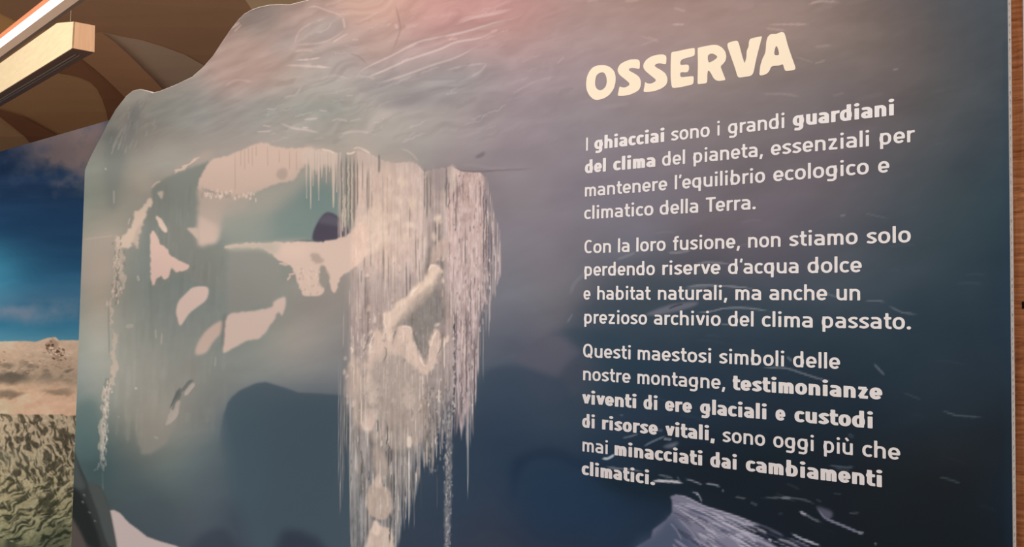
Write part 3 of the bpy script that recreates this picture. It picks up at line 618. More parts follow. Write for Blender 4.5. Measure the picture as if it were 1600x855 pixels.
    wl([(1018,752),(1042,752),(1068,755)], 2, .9, (206,200,200)); wl([(1028,742),(1052,747)], 1.2, .4, B); wl([(1070,748),(1083,752),(1098,758)], 1.1, .55, B); wl([(1102,756),(1114,757),(1126,761)], 1.3, .6, B)
    wl([(1128,765),(1131,769)], 1.5, .35, B); wl([(1148,776),(1166,780)], 1.5, .3, B); wl([(1172,785),(1184,790)], 2, .2, B); wl([(1062,752),(1058,745)], 1, .3, B)
    wl([(1080,768),(1091,773),(1097,786)], 1.2, .55, B); wl([(1088,771),(1091,774)], 2, .5, B); wl([(1005,698),(1020,690),(1041,681)], 1.5, .6, (130,138,150)); wl([(972,685),(985,682),(998,678)], 1.4, .5, (140,142,150))
    P([(1036,699),(1044,694),(1060,691),(1052,700)], (116,118,130), soft=1.5, a=.7); wl([(1036,686),(1050,687)], 1.6, .5, B); wl([(1026,672),(1036,673)], 2.2, .4, (120,120,136))
    wl([(940,717),(951,716),(961,710)], 2, .85, (190,192,198)); wl([(945,728),(958,732),(975,733),(1005,737)], 1.5, .5, (150,146,150)); wl([(952,730),(968,734)], 3, .3, (120,116,124)); wl([(970,706),(990,707)], 1, .3, (120,116,124))
    wl([(968,648),(974,650)], 1.4, .25)
    # wind-carved snow at the foot of the text
    P([(1047,776),(1057,773),(1075,778),(1100,791),(1125,798),(1155,808),(1188,821),(1150,824),(1190,840),(1240,870),(1300,940),(1400,1010),(930,1010),(985,862),(997,853),(1017,841),(1020,828),(1040,813),(1050,801),(1050,783)], (118,115,132), soft=1, smooth=False)
    P([(1050,801),(1060,815),(1080,840),(1090,870),(1080,1010),(940,1010),(990,856),(1018,836),(1038,814)], (58,70,90), soft=7, a=.75)
    for k in range(210):
        r = RND; t = r.random(); u = r.random()
        x = 1046+t*190; y = 778+t*62+u*(80+t*40); s = .36+u*.42
        if y > 800 and x < 1050+(y-800)*-.4: continue
        if y-776 < (x-1050)*.30: continue
        l = r.uniform(14, 52)
        c = r.choice(((168,160,172),(190,182,188),(150,144,160),(64,66,84),(54,58,74),(88,90,110)))
        W([(x, y), (x+l*.5, y+l*.5*s+r.uniform(-1.5, .5)), (x+l, y+l*s+r.uniform(0, 4))], c, w=r.uniform(.7, 2.2), a=.62, soft=.9)
    for pts in [[(1048,777),(1060,774),(1076,779),(1100,791),(1125,799),(1156,809),(1187,821)], [(1050,783),(1080,793),(1110,806),(1150,826),(1195,843)], [(1052,790),(1072,803),(1100,822),(1130,846)],
                [(1110,806),(1140,815),(1170,832),(1200,845)], [(1130,830),(1165,850),(1190,868)]]:
        W(pts, (196,188,196), w=1.1, a=.6)
    for pts in [[(1056,806),(1084,836),(1100,862)], [(1046,816),(1058,830),(1066,846)]]: W(pts, (150,146,162), w=1.2, a=.5)
    wl([(1235,833),(1250,841),(1262,846),(1284,854)], 1.5, .75, B); wl([(1256,843),(1272,849)], 1.3, .5, B); wl([(1200,842),(1206,846)], 1.6, .7, B)
    wl([(1188,778),(1220,778),(1242,779),(1262,783),(1275,790)], 1.4, .45, (120,128,128)); wl([(1220,778),(1236,779)], 2.2, .3, B)
    wl([(1275,791),(1282,801),(1292,811),(1320,823),(1350,836)], 1.7, .7, (150,148,164)); P([(1276,792),(1286,794),(1300,800),(1300,808),(1292,812),(1284,803)], (92,90,106), soft=1.8, a=.8)
    wl([(1340,832),(1350,833)], 2, .5, B); wl([(1366,848),(1370,852)], 1.5, .35, B); wl([(1247,798),(1260,805),(1272,812),(1284,816)], 1.5, .55, B); wl([(1250,800),(1260,806)], 2, .5, B)
    wl([(1295,727),(1315,730),(1336,730)], 1.6, .4, (120,130,140)); wl([(1304,732),(1330,735)], 3, .16, (120,130,140)); wl([(1470,641),(1490,648),(1500,650),(1537,653)], 1.4, .35, (110,124,132)); wl([(1466,745),(1482,749),(1502,756)], 1.3, .35, (96,112,118))
    wl([(1326,802),(1343,802)], 1.2, .4, (110,120,120)); wl([(1275,780),(1284,785)], 1.5, .25, (100,120,114)); wl([(1302,771),(1315,773)], 1.2, .25, (100,110,110)); wl([(1325,678),(1334,684)], 3, .2, (120,124,136))
    wl([(1215,803),(1224,803)], 1.2, .25, (100,110,120)); wl([(1210,770),(1245,785)], 1.5, .15, (100,120,114)); wl([(1228,755),(1250,765)], 1.6, .2, (80,100,96))
    for k in range(26):
        r = RND; x = r.uniform(930, 1540); y = r.uniform(340, 850); l = r.uniform(18, 60)
        lf = C.sample(np.array([x]), np.array([y]))[0]; s = (y-440)/900
        W([(x, y), (x+l*.5, y+l*.5*s-2), (x+l, y+l*s)], tuple(lf*1.12+6), w=r.uniform(.9, 2.4), a=.35, soft=2)
    return C

def ledge(C, P, W):
    P([(357,384),(400,380),(460,379),(510,378),(540,369),(553,359),(566,345),(577,362),(572,396),(560,413),(548,421),(532,434),(524,456),(519,452),(512,428),(506,415),(500,420),(499,440),(506,452),(500,461),(476,462),(470,450),(462,432),(455,416),(440,408),(430,402),(418,391),(400,387),(357,388)], (210,182,166), soft=1, rough=1.4, rs=5)
    P([(357,384),(400,381),(440,381),(430,398),(415,392),(400,389),(357,390)], (178,168,152), soft=3, a=.7)
    P([(430,384),(480,382),(475,400),(450,402)], (220,190,172), soft=6, a=.6)
    P([(484,399),(495,396),(505,406),(500,412),(490,410)], (168,148,134), soft=1.5, a=.8, rough=2)
    P([(500,418),(499,440),(505,450),(512,440),(515,432),(506,416)], (150,140,130), soft=1.5, a=.9)
    for p in [((448,437),(455,432)),((450,430),(462,425)),((436,412),(450,414))]: W(list(p), (196,170,154), w=2, a=.8, wob=3)
    for k in range(40):
        r = RND; x = r.uniform(465, 500); y = r.uniform(415, 458); W([(x, y), (x+r.uniform(-3, 3), y+r.uniform(2, 6))], r.choice(((226,200,182),(178,154,140))), w=.8, a=.6)

def ice_curtain(C, P, W):
    X, Y = C.X, C.Y
    # translucent grey-pink body of hanging ice, top edge and ragged bottom edge as functions of x
    topx = [476,495,522,540,555,575,600,620,640,652,664,690,705,722,750,765,780,790]
    topy = [233,233,237,237,232,238,250,253,252,256,268,262,260,267,269,282,340,380]
    botx = [527,531,536,541,544,547,552,560,580,600,612,618,626,634,640,650,660,668,676,688,692]
    boty = [700,800,770,700,730,840,900,1010,1010,1010,1010,880,842,815,800,770,735,728,738,712,706]
    sl = C.box(470, 225, 800, 1009); x = X[sl]; y = Y[sl]
    j1 = noise(x/2.3, y/900, 71); j2 = noise(x/1.1, y/700, 72)
    st1 = fbm(x/5.0, y/170, 41, 3, .6); st2 = noise(x/1.7, y/46, 44); st3 = noise(x/1.25, y/16, 47); lump = fbm(x/13, y/24, 51, 4, .55)
    top = np.interp(x, topx, topy)+j1*1.5
    def curtain(x0, x1, botx, boty, jit, col, amp, lowf=.5):
        bot = np.interp(x, botx, boty)+(j1*.6+j2*.6)*jit
        m = np.clip((y-top)/1.6, 0, 1)*np.clip((bot-y)/14, 0, 1)*np.clip((x-x0)/1.2+.5, 0, 1)*np.clip((x1-x)/1.2+.5, 0, 1)
        if x0 == 528:
            k = np.clip((y-372)/20, 0, 1)*np.clip((640-y)/60, 0, 1)
            m = m*(1-k*np.clip((558-x+st1*12)/26, 0, 1)*.97)
            strand = np.clip(noise(x/1.25, y/300, 77)*2.6+.35, 0, 1)*np.clip(.8+noise(x/2, y/20, 78)*.6, 0, 1)
            z = np.clip((556-x)/12, 0, 1)*np.where(y < 372, 1, np.clip((y-560)/60, 0, 1)*np.clip((550-x)/5, 0, 1))
            m = m*(1-z+z*strand)
        frag = np.clip((bot-y)/120, 0, 1)           # near its foot the curtain breaks into strands
        m = m*np.clip(.95+frag*1.3-1.0+(st2*.9+.42)*(1-frag)*1.4, 0, 1)
        c = np.asarray(col(x, y), np.float32)
        c = c+((st1*amp+st2*amp*.55+st3*amp*.22+lump*amp*.6)*(1+np.clip((y-600)/120, 0, 1)*1.1))[..., None]*np.array([1, 1, 1.02], np.float32)
        r = C.a[sl]; r += m[..., None]*(c-r)
    def colA(x, y):
        t = np.clip((y-250)/600, 0, 1)[..., None]
        c = np.stack([np.interp(y, [250,390,440,520,560,650,760,860], v) for v in ((196,194,174,168,168,150,132,128),(174,172,156,150,152,140,127,124),(165,163,149,144,147,136,125,123))], -1)
        d = (np.clip(1-np.abs(x-545)/16, 0, 1)*np.clip((470-y)/200, 0, 1))[..., None]
        e = (np.clip(1-np.abs(x-682)/26, 0, 1)*np.clip(1-np.abs(y-420)/200, 0, 1))[..., None]
        g = (np.clip((548-x)/14, 0, 1)*np.clip((y-380)/120, 0, 1))[..., None]
        c = c*(1-d*.8)+np.array((122,118,110))*d*.8
        c = c*(1-e*.8)+np.array((128,120,118))*e*.8
        return c*(1-g*.7)+np.array((112,112,110))*g*.7
    curtain(528, 712, botx+[700, 707, 711], boty+[700, 690, 680], 26, colA, 13)
    # free strands on the left side, x 527..545 very thin
    P([(545,232),(600,250),(640,252),(640,400),(560,420),(552,360)], (196,172,156), soft=12, a=.55)
    # fine threads
    for k in range(520):
        r = RND; xx = r.uniform(531, 709); y0 = r.uniform(245, 760)
        yb = float(np.interp(xx, botx+[711], boty+[690]))
        if y0 > yb-30: continue
        if xx < 549 and 370 < y0 < 600 and r.random() < .8: continue
        if y0 < 620 and r.random() < .62: continue
        l = min(r.uniform(18, 95), yb-y0)
        br = r.choice(((210,190,174),(198,178,164),(116,108,102),(132,122,114),(96,92,90)))
        if y0 > 560: br = tuple(np.array(br)*.93)
        W([(xx, y0), (xx+r.uniform(-.5, .5), y0+l)], br, w=r.uniform(.4, 1.0), a=r.uniform(.35, .75), soft=.7)
    # dark slots beside the ledge
    for xx, y0, y1, w in [(533,240,362,1.4),(541,238,352,1.6),(547,240,372,1.3),(553,242,358,1.6),(558,246,330,1),(592,240,272,1.6),(663,262,330,1.2),(667,270,345,1.6),(672,270,330,1.2),(697,270,330,1.4)]:
        W([(xx, y0), (xx+.6, (y0+y1)/2), (xx, y1)], (104,102,96), w=w, a=.6)
    for xx, y0, y1, w in [(536,250,366,1),(539,300,362,1.6),(544,250,350,1),(550,245,360,.9),(535,330,365,1.4)]:
        W([(xx, y0), (xx, y1)], (198,180,162), w=w, a=.85, wob=2)
    # snow mounds and ridge sitting on the ice
    S2 = (208,184,168)
    P([(580,324),(590,322),(600,330),(604,360),(596,390),(560,400),(548,380),(548,364),(556,350),(563,337)], S2, soft=2, a=.7, rough=3)
    P([(586,300),(594,318),(598,350),(594,380),(586,384),(584,350),(582,320)], (214,190,172), soft=2, a=.5, rough=2)
    P([(600,262),(612,262),(613,330),(606,400),(599,380),(598,300)], (204,180,164), soft=2.5, a=.5, rough=2)
    for bx, by in [(626,283),(623,312),(618,340),(642,315),(645,320),(682,340),(628,288),(640,352),(634,372),(604,376),(678,370),(684,345)]:
        P([(bx-5,by-3),(bx+2,by-7),(bx+6,by),(bx+2,by+6),(bx-3,by+4)], (212,190,172), soft=1.4, a=.65, rough=2.5)
    P([(672,388),(684,378),(697,372),(699,400),(692,402),(684,408),(672,412),(668,402)], (190,166,154), soft=2, a=.7, rough=2.5)
    P([(668,392),(674,388),(670,420),(664,430)], (100,98,94), soft=2, a=.6)
    P([(684,415),(672,418),(663,438),(648,447),(636,465),(621,474),(612,486),(600,489),(598,503),(586,516),(577,540),(570,553),(560,560),(546,575),(541,600),(548,650),(600,700),(660,690),(668,640),(664,600),(668,568),(672,548),(682,520),(676,505),(690,480),(674,450),(690,430)], (186,166,152), soft=3, a=.5, rough=4)
    P([(641,460),(672,442),(690,470),(694,500),(680,512),(668,528),(664,560),(654,552),(645,533),(645,510),(630,510),(626,480)], (124,119,116), soft=4, a=.5, rough=3)
    P([(684,415),(677,414),(670,419),(663,438),(648,446),(636,465),(621,474),(613,486),(601,489),(600,500),(612,506),(622,500),(634,494),(640,478),(652,460),(672,446),(676,432),(685,424)], (208,184,168), soft=2, a=.9, rough=2.5)
    P([(660,455),(674,446),(672,460),(654,480),(636,505),(620,512),(630,490)], (178,160,148), soft=3, a=.6, rough=2)
    P([(602,495),(612,498),(614,520),(612,536),(604,534),(602,515)], (214,190,174), soft=2, a=.8, rough=2)
    P([(588,515),(594,518),(598,534),(612,536),(614,550),(596,556),(582,566),(574,560),(578,545),(584,530)], (206,182,167), soft=2, a=.75, rough=2.5)
    P([(625,513),(640,512),(644,530),(652,545),(656,560),(664,570),(670,552),(672,530),(682,514),(688,530),(684,548),(690,536),(697,524),(698,534),(690,545),(682,562),(672,580),(655,578),(640,560),(632,540)], (206,182,168), soft=1.8, a=.75, rough=2)
    P([(682,505),(678,508),(682,511),(687,506)], (222,204,190), soft=1); P([(549,540),(553,548),(552,580),(546,575)], (204,184,168), soft=1.6, a=.8, rough=2)
    P([(545,575),(560,560),(566,600),(556,620),(542,620)], (194,172,158), soft=3, a=.6, rough=3)
    P([(575,580),(580,586),(586,600),(588,628),(578,634),(572,612),(571,595)], (212,190,175), soft=1.4, a=.85, rough=1)
    P([(637,598),(645,612),(648,630),(638,640),(630,628),(631,612)], (212,190,175), soft=1.4, a=.85, rough=1)
    P([(570,646),(576,638),(590,640),(588,656),(580,674),(572,672),(566,668)], (210,186,172), soft=1.6, a=.85, rough=1.5)
    P([(588,694),(598,702),(604,718),(606,738),(598,752),(588,745),(582,716)], (172,156,145), soft=2.4, a=.8, rough=1.5)
    P([(592,740),(598,757),(609,768),(614,786),(611,802),(600,812),(580,806),(572,790),(574,770),(583,752)], (176,158,146), soft=1.2, a=.9, rough=1.5)
    P([(592,740),(597,756),(592,764),(584,756)], (192,172,160), soft=1.5, a=.8)
    P([(585,813),(591,820),(599,823),(612,826),(617,860),(616,1010),(568,1010),(571,855),(577,832)], (190,170,157), soft=1.2, a=.92, rough=1.2, smooth=False)
    P([(585,813),(596,822),(592,836),(582,832)], (212,190,176), soft=1.5, a=.7)
    P([(636,684),(642,682),(644,690),(641,700),(636,697)], (210,192,178), soft=1); 
    RID = [(684,416),(664,438),(637,466),(620,475),(602,489),(590,514),(576,545),(548,570),(548,560),(545,600),(628,515),(648,545),(660,568),(672,540),(682,516),(692,530),(588,600),(640,610)]
    for k in range(110):   # lumps of wet ice: lit top, shaded underside
        r = RND; bx = 560+r.random()*130; by = r.choice((r.uniform(262, 420), r.uniform(420, 660), r.uniform(480, 640)))
        if r.random() < .75: q_ = RID[k % len(RID)]; bx = q_[0]+r.gauss(2, 7); by = q_[1]+r.gauss(6, 10)
        if by < 400 and (bx < 600 or r.random() < .6): continue
        h = r.uniform(3, 8); q = r.uniform(1.4, 3.6)
        P([(bx-q, by+h), (bx-q*.6, by), (bx+q*.3, by-h*.6), (bx+q, by+h*.4), (bx+q*.6, by+h)], (214,191,174), soft=1, a=r.uniform(.3, .7), rough=1.4, seed=k % 7)
        W([(bx-q*.2, by+h+1.5), (bx+q*.6, by+h+3)], (142,130,121), w=q*.7, a=.35, soft=1.5, wob=2)
    for k in range(150):   # bright wet threads
        r = RND; xx = 548+r.random()*150; yy = r.uniform(500, 800); yb = float(np.interp(xx, botx+[711], boty+[690]))
        if yy > yb-25: continue
        W([(xx, yy), (xx+r.uniform(-.6, .6), yy+min(r.uniform(8, 50), yb-yy))], (226,208,192) if yy < 640 else (206,196,186), w=r.uniform(.35, .8), a=r.uniform(.35, .8), soft=.6)
    for k in range(130):   # knobbly lit bits
        r = RND; a = r.random(); bx = 560+a*130; by = 480+r.random()*170
        W([(bx, by), (bx+r.uniform(-1, 1), by+r.uniform(2, 6))], r.choice(((222,202,186),(216,192,176),(128,118,112))), w=r.uniform(.6, 1.4), a=.5)
    # dark gaps running down the lower column
    for xx, y0, y1, w in [(565,700,745,1.4),(563,755,860,3),(566,800,900,2.5),(547,700,760,1.2),(604,660,700,1.4),(607,690,735,1.3),(590,655,676,1.2),(576,735,752,1),(609,800,850,1.8),(558,790,880,1.2),(616,740,860,1),(545,640,700,1.3),(540,620,700,1.2)]:
        W([(xx, y0), (xx+1, (y0+y1)/2), (xx, y1)], (74,76,80), w=w*.8, a=.7, wob=1.2)
    P([(555,740),(563,735),(564,780),(560,850),(562,1010),(552,1010),(553,800)], (120,120,120), soft=1.5, a=.6, rough=1.5, smooth=False)
    for k in range(90):
        r = RND; W([(r.uniform(562, 568), 0+r.uniform(760, 860))]*1+[(r.uniform(562, 568), r.uniform(764, 866))], (150,146,144), w=.7, a=.18)
    # strands hanging free below (x, top, bottom, half width, tone)
    for xx, y0, y1, w, b in [(529,560,765,.8,.7),(532,560,800,.9,.75),(535,600,775,.8,.6),(538,600,700,.9,.8),(541,620,705,.8,.7),(547,600,800,1.5,.9),(550,620,770,.8,.7),
                             (618,640,870,1,.8),(622,650,860,.9,.8),(626,650,845,1,.8),(631,690,830,.9,.7),(635,700,800,.9,.8),(639,690,826,1.8,.95),(643,690,770,1,.7),(650,735,776,1.6,.95),(647,760,827,1,.6),
                             (656,700,745,.9,.7),(658,740,798,.7,.3),(683,740,796,.7,.4),(662,700,732,.9,.7),(666,690,728,1,.8),(675,700,742,2,.6),(682,690,716,1.2,.8),(688,690,712,1,.8),
                             (719,560,663,.8,.7),(724,600,640,.8,.6),(727,600,671,1,.8),(731,640,783,1.5,.95),(735,600,700,1,.85),(738,600,660,.8,.7),(742,560,640,.8,.6),
                             (755,500,600,.9,.75),(764,440,528,1,.8),(770,400,465,1,.85),(746,520,590,.8,.6),(775,380,442,1,.8),(781,370,434,1.2,.85),(760,430,510,.8,.7),(750,520,560,.7,.6)]:
        W([(xx, y0), (xx, y1)], (192*b+20,182*b+20,172*b+24), w=w, w2=w*.35, a=.78, soft=.7)
    # thick knobbly icicle
    P([(694,640),(706,640),(706,705),(705,760),(704,800),(702,850),(700,1010),(696,1010),(695,850),(694,780),(695,740),(697,700)], (138,134,134), soft=1.2, a=.7, rough=1.6, smooth=False)
    for k in range(150):
        r = RND; yy = r.uniform(640, 860); xx = 700+r.gauss(0, 3)
        W([(xx, yy), (xx+r.uniform(-1, 1), yy+r.uniform(2, 7))], r.choice(((190,184,180),(92,92,98),(160,154,152),(60,66,76))), w=r.uniform(.5, 1.2), a=.6)
    for k in range(130):
        r = RND; yy = r.uniform(600, 735); xx = r.uniform(664, 708)
        W([(xx, yy), (xx+r.uniform(-1, 1), yy+r.uniform(3, 9))], r.choice(((190,178,170),(96,94,98),(84,84,92),(170,158,150))), w=r.uniform(.5, 1.1), a=.5)
    P([(612,492),(640,470),(664,452),(676,446),(690,470),(694,498),(684,506),(674,520),(668,545),(661,560),(654,550),(648,534),(644,512),(628,510),(616,506)], (128,122,118), soft=2, a=.55, rough=2.5)
    for k in range(26):
        r = RND; x = r.uniform(630, 694); y = r.uniform(455, 540); W([(x, y), (x, y+r.uniform(10, 34))], r.choice(((146,138,132),(112,108,106))), w=r.uniform(.6, 1.4), a=.4)
    P([(684,415),(677,413),(670,418),(664,436),(650,445),(638,462),(622,472),(613,485),(602,488),(599,498),(604,512),(605,530),(613,530),(614,512),(626,500),(640,486),(652,472),(664,462),(674,456),(682,440),(686,424)], (210,187,170), soft=1.2, a=.85, rough=2)
    P([(664,452),(676,444),(684,430),(682,448),(668,466),(648,484),(634,500),(618,508),(626,494),(646,470)], (166,150,139), soft=2, a=.7, rough=2)
    P([(589,514),(594,520),(597,532),(612,537),(618,530),(624,512),(640,511),(645,530),(654,548),(662,566),(668,572),(672,556),(671,536),(681,515),(687,524),(684,548),(678,568),(670,584),(660,584),(645,572),(628,556),(610,556),(594,566),(580,580),(572,574),(577,552),(584,532)], (208,184,169), soft=1.2, a=.7, rough=2.2)
    P([(585,560),(610,550),(640,572),(660,592),(650,640),(600,660),(570,640),(574,590)], (170,156,147), soft=5, a=.5, rough=4)
    for pts in [[(586,516),(580,536),(575,552)], [(601,490),(600,500),(603,514)], [(626,512),(640,512),(644,524)], [(681,516),(676,530),(673,545)], [(548,542),(552,552)], [(668,572),(662,570),(655,556)], [(655,444),(640,464)], [(684,415),(674,415),(668,424)]]:
        W(pts, (226,206,190), w=1.4, a=.7, wob=2)
    for pts in [[(600,540),(604,552),(598,566)], [(645,512),(650,532),(660,556)], [(671,536),(668,556)], [(692,520),(690,540),(684,556)], [(620,515),(614,530)], [(578,520),(572,542),(566,552)]]:
        W(pts, (120,112,106), w=1.2, a=.55, wob=2)
    # small icicles hanging from the arch at the left
    for xx, y1, w in [(479,310,1.1),(485.5,326,1.4),(489,290,1.4),(498,313,1.4),(503,277,1.6),(510,286,1.2),(521,324,2.6),(494,272,1),(515,268,1.2),(526,300,1),(507,262,1.5),(475,262,1)]:
        W([(xx, float(np.interp(xx, topx, topy))+2+(xx*7)%3), (xx, y1)], (208,184,168), w=w*1.4, w2=w*.35, a=.9, soft=.7, fade=False)
        W([(xx+w+1, 240), (xx+w+1, y1-16)], (132,132,124), w=.6, a=.5)
    P([(474,232),(500,231),(523,238),(526,250),(518,262),(505,256),(495,268),(482,256),(472,252)], (206,182,166), soft=2, a=.75, rough=2)
    for p in [((500,233),(512,235),(524,240)), ((540,239),(548,240),(556,236)), ((550,233),(560,231),(570,235),(580,241))]: W(list(p), (226,200,182), w=1.6, a=.85)
    P([(470,226),(500,226),(540,232),(560,229),(572,232),(548,236),(500,232)], (176,160,148), soft=2, a=.5)
    ledge(C, P, W)
    # the grain of the ice goes on over the mounds
    sl = C.box(530, 250, 712, 1009); x = X[sl]; y = Y[sl]
    g = (fbm(x/3.2, y/40, 141, 3, .6)*7+fbm(x/7, y/11, 151, 4, .6)*12+noise(x/1.5, y/5, 161)*4)
    bot = np.interp(x, botx+[711], boty+[690])
    k = np.clip((y-255)/20, 0, 1)*np.clip((bot-y)/20, 0, 1)*np.clip((x-545)/10, 0, 1)
    C.a[sl] += ((C.a[sl]-150)*.16+6)*k[..., None]+(g*k)[..., None]
    # -------- pink right hand veil ------------------------------------------
    bx2 = [700,704,708,711,716,722,730,738,744,748,752,758,764,770,776,780,784]; by2 = [500,470,420,560,690,660,680,650,600,575,540,520,505,470,450,440,400]
    sl = C.box(696, 225, 800, 760); x = X[sl]; y = Y[sl]
    top = np.interp(x, topx, topy); j = noise(x/2.1, y/800, 91)
    bot = np.interp(x, bx2, by2)+j*30
    s1 = fbm(x/4, y/120, 93, 3, .6); s2 = noise(x/1.6, y/30, 95); s3 = noise(x/1.4, y/7, 97); lump = fbm(x/5, y/8, 99, 3)
    right = np.interp(y, [260,300,325,360,375,410,434,470,500,520,575,640,700], [758,759,760,762,763,763,762,758,752,748,748,744,742])
    left = np.interp(y, [260,300,440,470,520,700], [702,700,699,703,711,713])
    m = np.clip((y-top)/1.6, 0, 1)*np.clip((bot-y)/12, 0, 1)*np.clip((x-left)/1.2+.5, 0, 1)*np.clip((right-x)/1.4+.5+j*1.6, 0, 1)
    edge = np.clip((right-x)/14, 0, 1); frag = np.clip((bot-y)/150, 0, 1)*(.35+.65*edge)
    m = m*np.clip(.15+frag*1.25+(s2*.9+.4)*(1-frag)*1.3, 0, 1)*.92
    fr = np.clip(noise(x/1.15, y/70, 111)*2.4-.05, 0, 1)*np.clip((np.interp(y, [280,330,370,430,470], [763,772,786,784,768])-x)/2, 0, 1)*np.clip((x-756)/3, 0, 1)*np.clip((y-272)/30, 0, 1)*np.clip((500-y)/40, 0, 1)
    m = np.maximum(m, fr*.75)
    t = np.clip((y-270)/350, 0, 1)[..., None]
    c = np.array((196,166,156))*(1-t)+np.array((172,152,150))*t
    c = c+12+(s1*12+s2*12+s3*11+lump*20)[..., None]
    r_ = C.a[sl]; r_ += m[..., None]*(c-r_)
    for k in range(360):
        r = RND; yy = r.uniform(270, 640); xr = float(np.interp(yy, [260,300,360,410,470,520,640], [755,762,778,782,766,748,744])); xx = r.uniform(702 if yy < 470 else 712, xr-1)
        l = r.uniform(3, 12) if r.random() < .55 else r.uniform(15, 60)
        W([(xx, yy), (xx+r.uniform(-.8, .8), yy+l)], r.choice(((222,196,186),(214,186,176),(132,112,110),(110,98,100),(228,206,196))), w=r.uniform(.45, 1.1), a=r.uniform(.4, .8), soft=.7)
    for xx, y0, y1, w in [(755,280,430,1.2),(759,300,420,1.6),(762,340,430,1),(728,480,640,1.6),(710,470,640,1.6),(713,480,560,1),(741,520,640,1.3),(735,430,520,1),(750,450,520,1.1),(763,400,450,1),(767,360,420,1),(710,640,690,1),(720,560,650,1),(697,260,300,1.6),(701,280,330,1)]:
        W([(xx, y0), (xx+.8, (y0+y1)/2), (xx, y1)], (96,86,90), w=w*.8, a=.7, wob=1.4)
    for k in range(36):
        r = RND; y = r.uniform(490, 640); W([(710+r.gauss(0, 1.6), y), (710+r.gauss(0, 1.6), y+5)], r.choice(((206,196,192),(52,56,66))), w=.9, a=.7)
    P([(704,258),(710,262),(713,275),(709,300),(703,296),(702,275)], (214,192,178), soft=1.5, a=.75, rough=2)
    P([(665,268),(690,258),(702,258),(700,290),(688,300),(675,290)], (146,132,130), soft=4, a=.6, rough=3)
    # arch lip above the veil
    W([(600,250),(612,253),(625,253),(640,251),(652,256),(660,266)], (172,156,146), w=1.3, a=.7); W([(625,232),(637,236),(646,243),(654,253)], (186,168,156), w=1.4, a=.7)
    W([(705,258),(714,263),(724,267),(750,268),(780,266),(812,265),(838,262)], (120,108,114), w=1.4, a=.7); W([(715,259),(740,258),(770,263),(800,262)], (160,144,146), w=2.4, a=.4)
    P([(742,246),(750,240),(758,237),(756,243),(748,247)], (112,102,108), soft=1.5, a=.8); P([(760,240),(800,225),(850,235),(845,262),(800,262),(770,258)], (136,124,130), soft=8, a=.5)
    P([(790,272),(845,266),(862,280),(850,320),(800,340),(790,310)], (146,138,140), soft=10, a=.45)
    P([(690,245),(705,240),(712,232),(722,240),(705,255)], (156,142,142), soft=4, a=.5)
